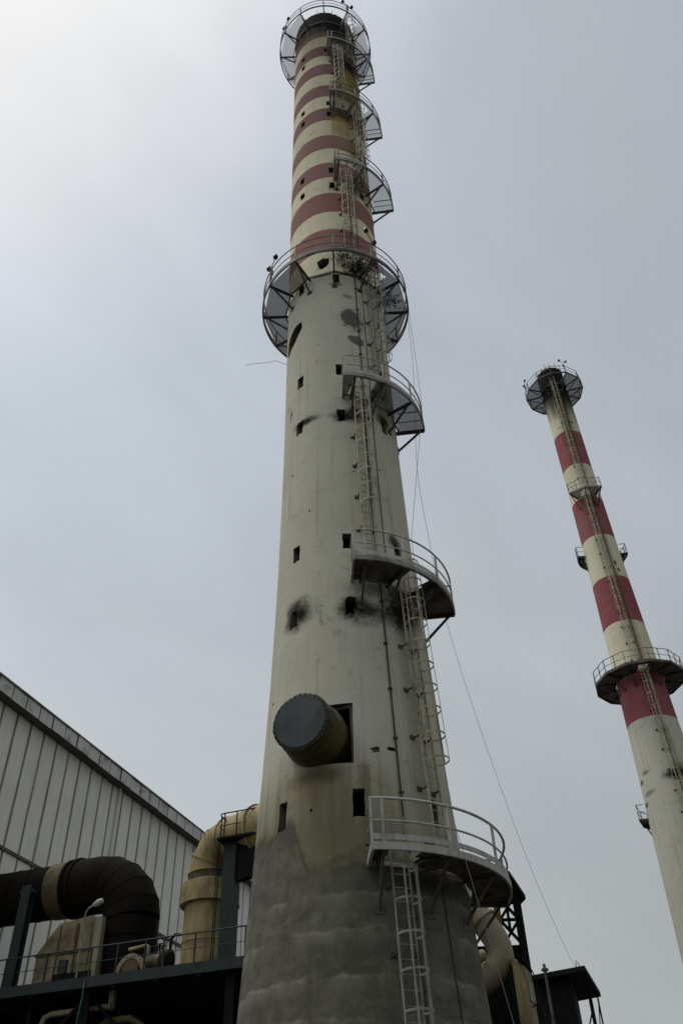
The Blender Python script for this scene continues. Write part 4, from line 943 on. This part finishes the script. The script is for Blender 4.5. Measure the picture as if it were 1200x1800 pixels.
# ------------------------------------------------------------------ low dark shed further right
Sh = Thing('shed', 'low black shed with overhanging roof and vent stub at lower right', 'shed', 'world', (9.8, 47.5, 0))
MB().prism([(8.3, 46.15, 11.9), (10.62, 44.65, 11.9), (12.45, 50.05, 11.9), (9.6, 52.4, 11.9)], (0, 0, 0), (0, 0, 0.22)).build('roof', M['dark'], Sh)
MB().prism([(8.0, 46.9, 0), (10.1, 45.7, 0), (11.0, 49.0, 0), (9.2, 51.0, 0)], (0, 0, 0), (0, 0, 11.89)).build('wall', M['dark'], Sh)
MB().tube([(8.95, 45.75, 9.5), (8.95, 45.75, 12.5)], 0.07, 8).lathe([(0, 0.17), (0.1, 0.17)], 10, (8.95, 45.75, 12.2), (0, 0, 1)).build('vent_stub', M['steel_brown'], Sh, True)
sp_ = MB().box(-0.035, 0.035, -0.035, 0.035, 0, 11.9).mesh('post', M['dark'])
for x, y in ((11.1, 47.0), (11.35, 47.9), (11.6, 48.7), (12.2, 49.8), (11.0, 49.3)): piece('post', sp_, Sh, (x, y, 0))
MB().bar((11.1, 47.0, 9.2), (11.6, 48.7, 11.6), 0.04, 0.04).bar((11.6, 48.7, 9.2), (12.2, 49.8, 11.6), 0.04, 0.04).bar((10.6, 48.5, 9.0), (11.1, 47.0, 10.6), 0.05, 0.05).build('brace', M['dark'], Sh)
MB().bar((10.3, 45.0, 12.1), (10.35, 45.0, 12.45), 0.03, 0.03).bar((10.45, 44.9, 12.1), (10.4, 44.9, 12.35), 0.03, 0.03).build('rope_anchor', M['steel_brown'], Sh)

# ------------------------------------------------------------------ unseen hall-shaped block added behind the viewpoint to darken the lower scene
Blk = Thing('unseen_light_blocker', 'long hall-shaped block added unseen behind the viewer to hold back low sky light', 'building', 'world', (0, -20, 0))
MB().box(-70, 70, -40, -13, 0, 14).build('wall', M['steel_brown'], Blk)
MB().add([(-71, -12.4, 13.9), (71, -12.4, 13.9), (71, -26.5, 17), (-71, -26.5, 17), (71, -40.6, 13.9), (-71, -40.6, 13.9)], [(0, 1, 2, 3), (3, 2, 4, 5), (0, 3, 5), (1, 4, 2)]).build('roof', M['steel_dark'], Blk)

# ------------------------------------------------------------------ ropes
def rope(name, label, pts, r=0.008):
    t = Thing(name, label, 'rope', 'world', pts[-1]); MB().tube(pts, r, 5).build('strand', M['rope'], t); return t
ctl = [(3.31, 23.0, 33.9), (3.3, 23.6, 30.14), (3.15, 25.0, 26.2), (3.5, 27.0, 24.46), (4.23, 30.0, 21.82), (5.8, 34.5, 18.73), (7.93, 40.0, 15.25), (9.9, 44.3, 12.5), (10.4, 44.95, 12.1)]
pts = []
for i in range(len(ctl) - 1):      # smooth curve through the control points
    p0, p1, p2, p3 = (Vector(ctl[max(i - 1, 0)]), Vector(ctl[i]), Vector(ctl[i + 1]), Vector(ctl[min(i + 2, len(ctl) - 1)]))
    for k in range(6):
        t = k / 6; pts.append(0.5 * ((2 * p1) + (p2 - p0) * t + (2 * p0 - 5 * p1 + 4 * p2 - p3) * t * t + (3 * p1 - p0 - 3 * p2 + p3) * t ** 3))
pts.append(Vector(ctl[-1]))
rope('rope', 'long pale rope sagging from the ring platform to the low shed', pts)
ax = Vector((0.07, 23, 0))
rope('rope', 'thin rope hanging down past the lowest platform of the near chimney',
     [ax + cyl(88, 3.30, 34.9), ax + cyl(80, 3.29, 26.9), ax + cyl(36, 3.46, 18.35), ax + cyl(34.5, 3.90, 9.8), ax + cyl(41.2, 4.52, 5.2), ax + cyl(45, 5.2, 0.1)], 0.008)

# ------------------------------------------------------------------ dead scrub growing on the ring platform
def scrub(label, th, z, size, seed, n=46):
    rg = random.Random(seed); t = Thing('shrub', label, 'shrub', 'main', cyl(th, prof1(z) + 0.25, z), group='scrub on the ring platform')
    tw = MB(); lf = MB(); base = cyl(th, prof1(z) + 0.2, z)
    for k in range(n):
        d = Vector((rg.uniform(-1, 1), rg.uniform(-1, 1), rg.uniform(-0.5, 0.9))).normalized(); d += rad(th) * 0.4
        p0 = base + Vector((rg.uniform(-.25, .25), rg.uniform(-.1, .1), rg.uniform(-.15, .15))) * size; P = [p0]
        for s_ in range(3):
            d = (d + Vector((rg.uniform(-.5, .5), rg.uniform(-.5, .5), rg.uniform(-.5, .5)))).normalized(); P.append(P[-1] + d * rg.uniform(0.1, 0.22) * size)
        tw.tube(P, [0.012, 0.010, 0.008, 0.005], 4)
        for p in P[1:]:
            for q in range(2):
                c = p + Vector((rg.uniform(-1, 1), rg.uniform(-1, 1), rg.uniform(-1, 1))) * 0.05; u = Vector((rg.uniform(-1, 1), rg.uniform(-1, 1), rg.uniform(-1, 1))).normalized() * 0.05
                v = u.cross(Vector((rg.uniform(-1, 1), rg.uniform(-1, 1), rg.uniform(-1, 1)))).normalized() * 0.03
                lf.add([c - u, c + v, c + u, c - v], [(0, 1, 2, 3)])
    tw.build('twigs', M['twig'], t); lf.build('foliage', M['leaf'], t)
scrub('dark dead scrub left of centre on the ring platform front', 11, 34.9, 1.0, 4, 30)
scrub('denser dark scrub clump beside the ladder on the ring platform', 29, 34.4, 1.5, 5, 70)
scrub('dark scrub tuft at the right end of the ring platform', 78, 34.15, 1.2, 6, 40)
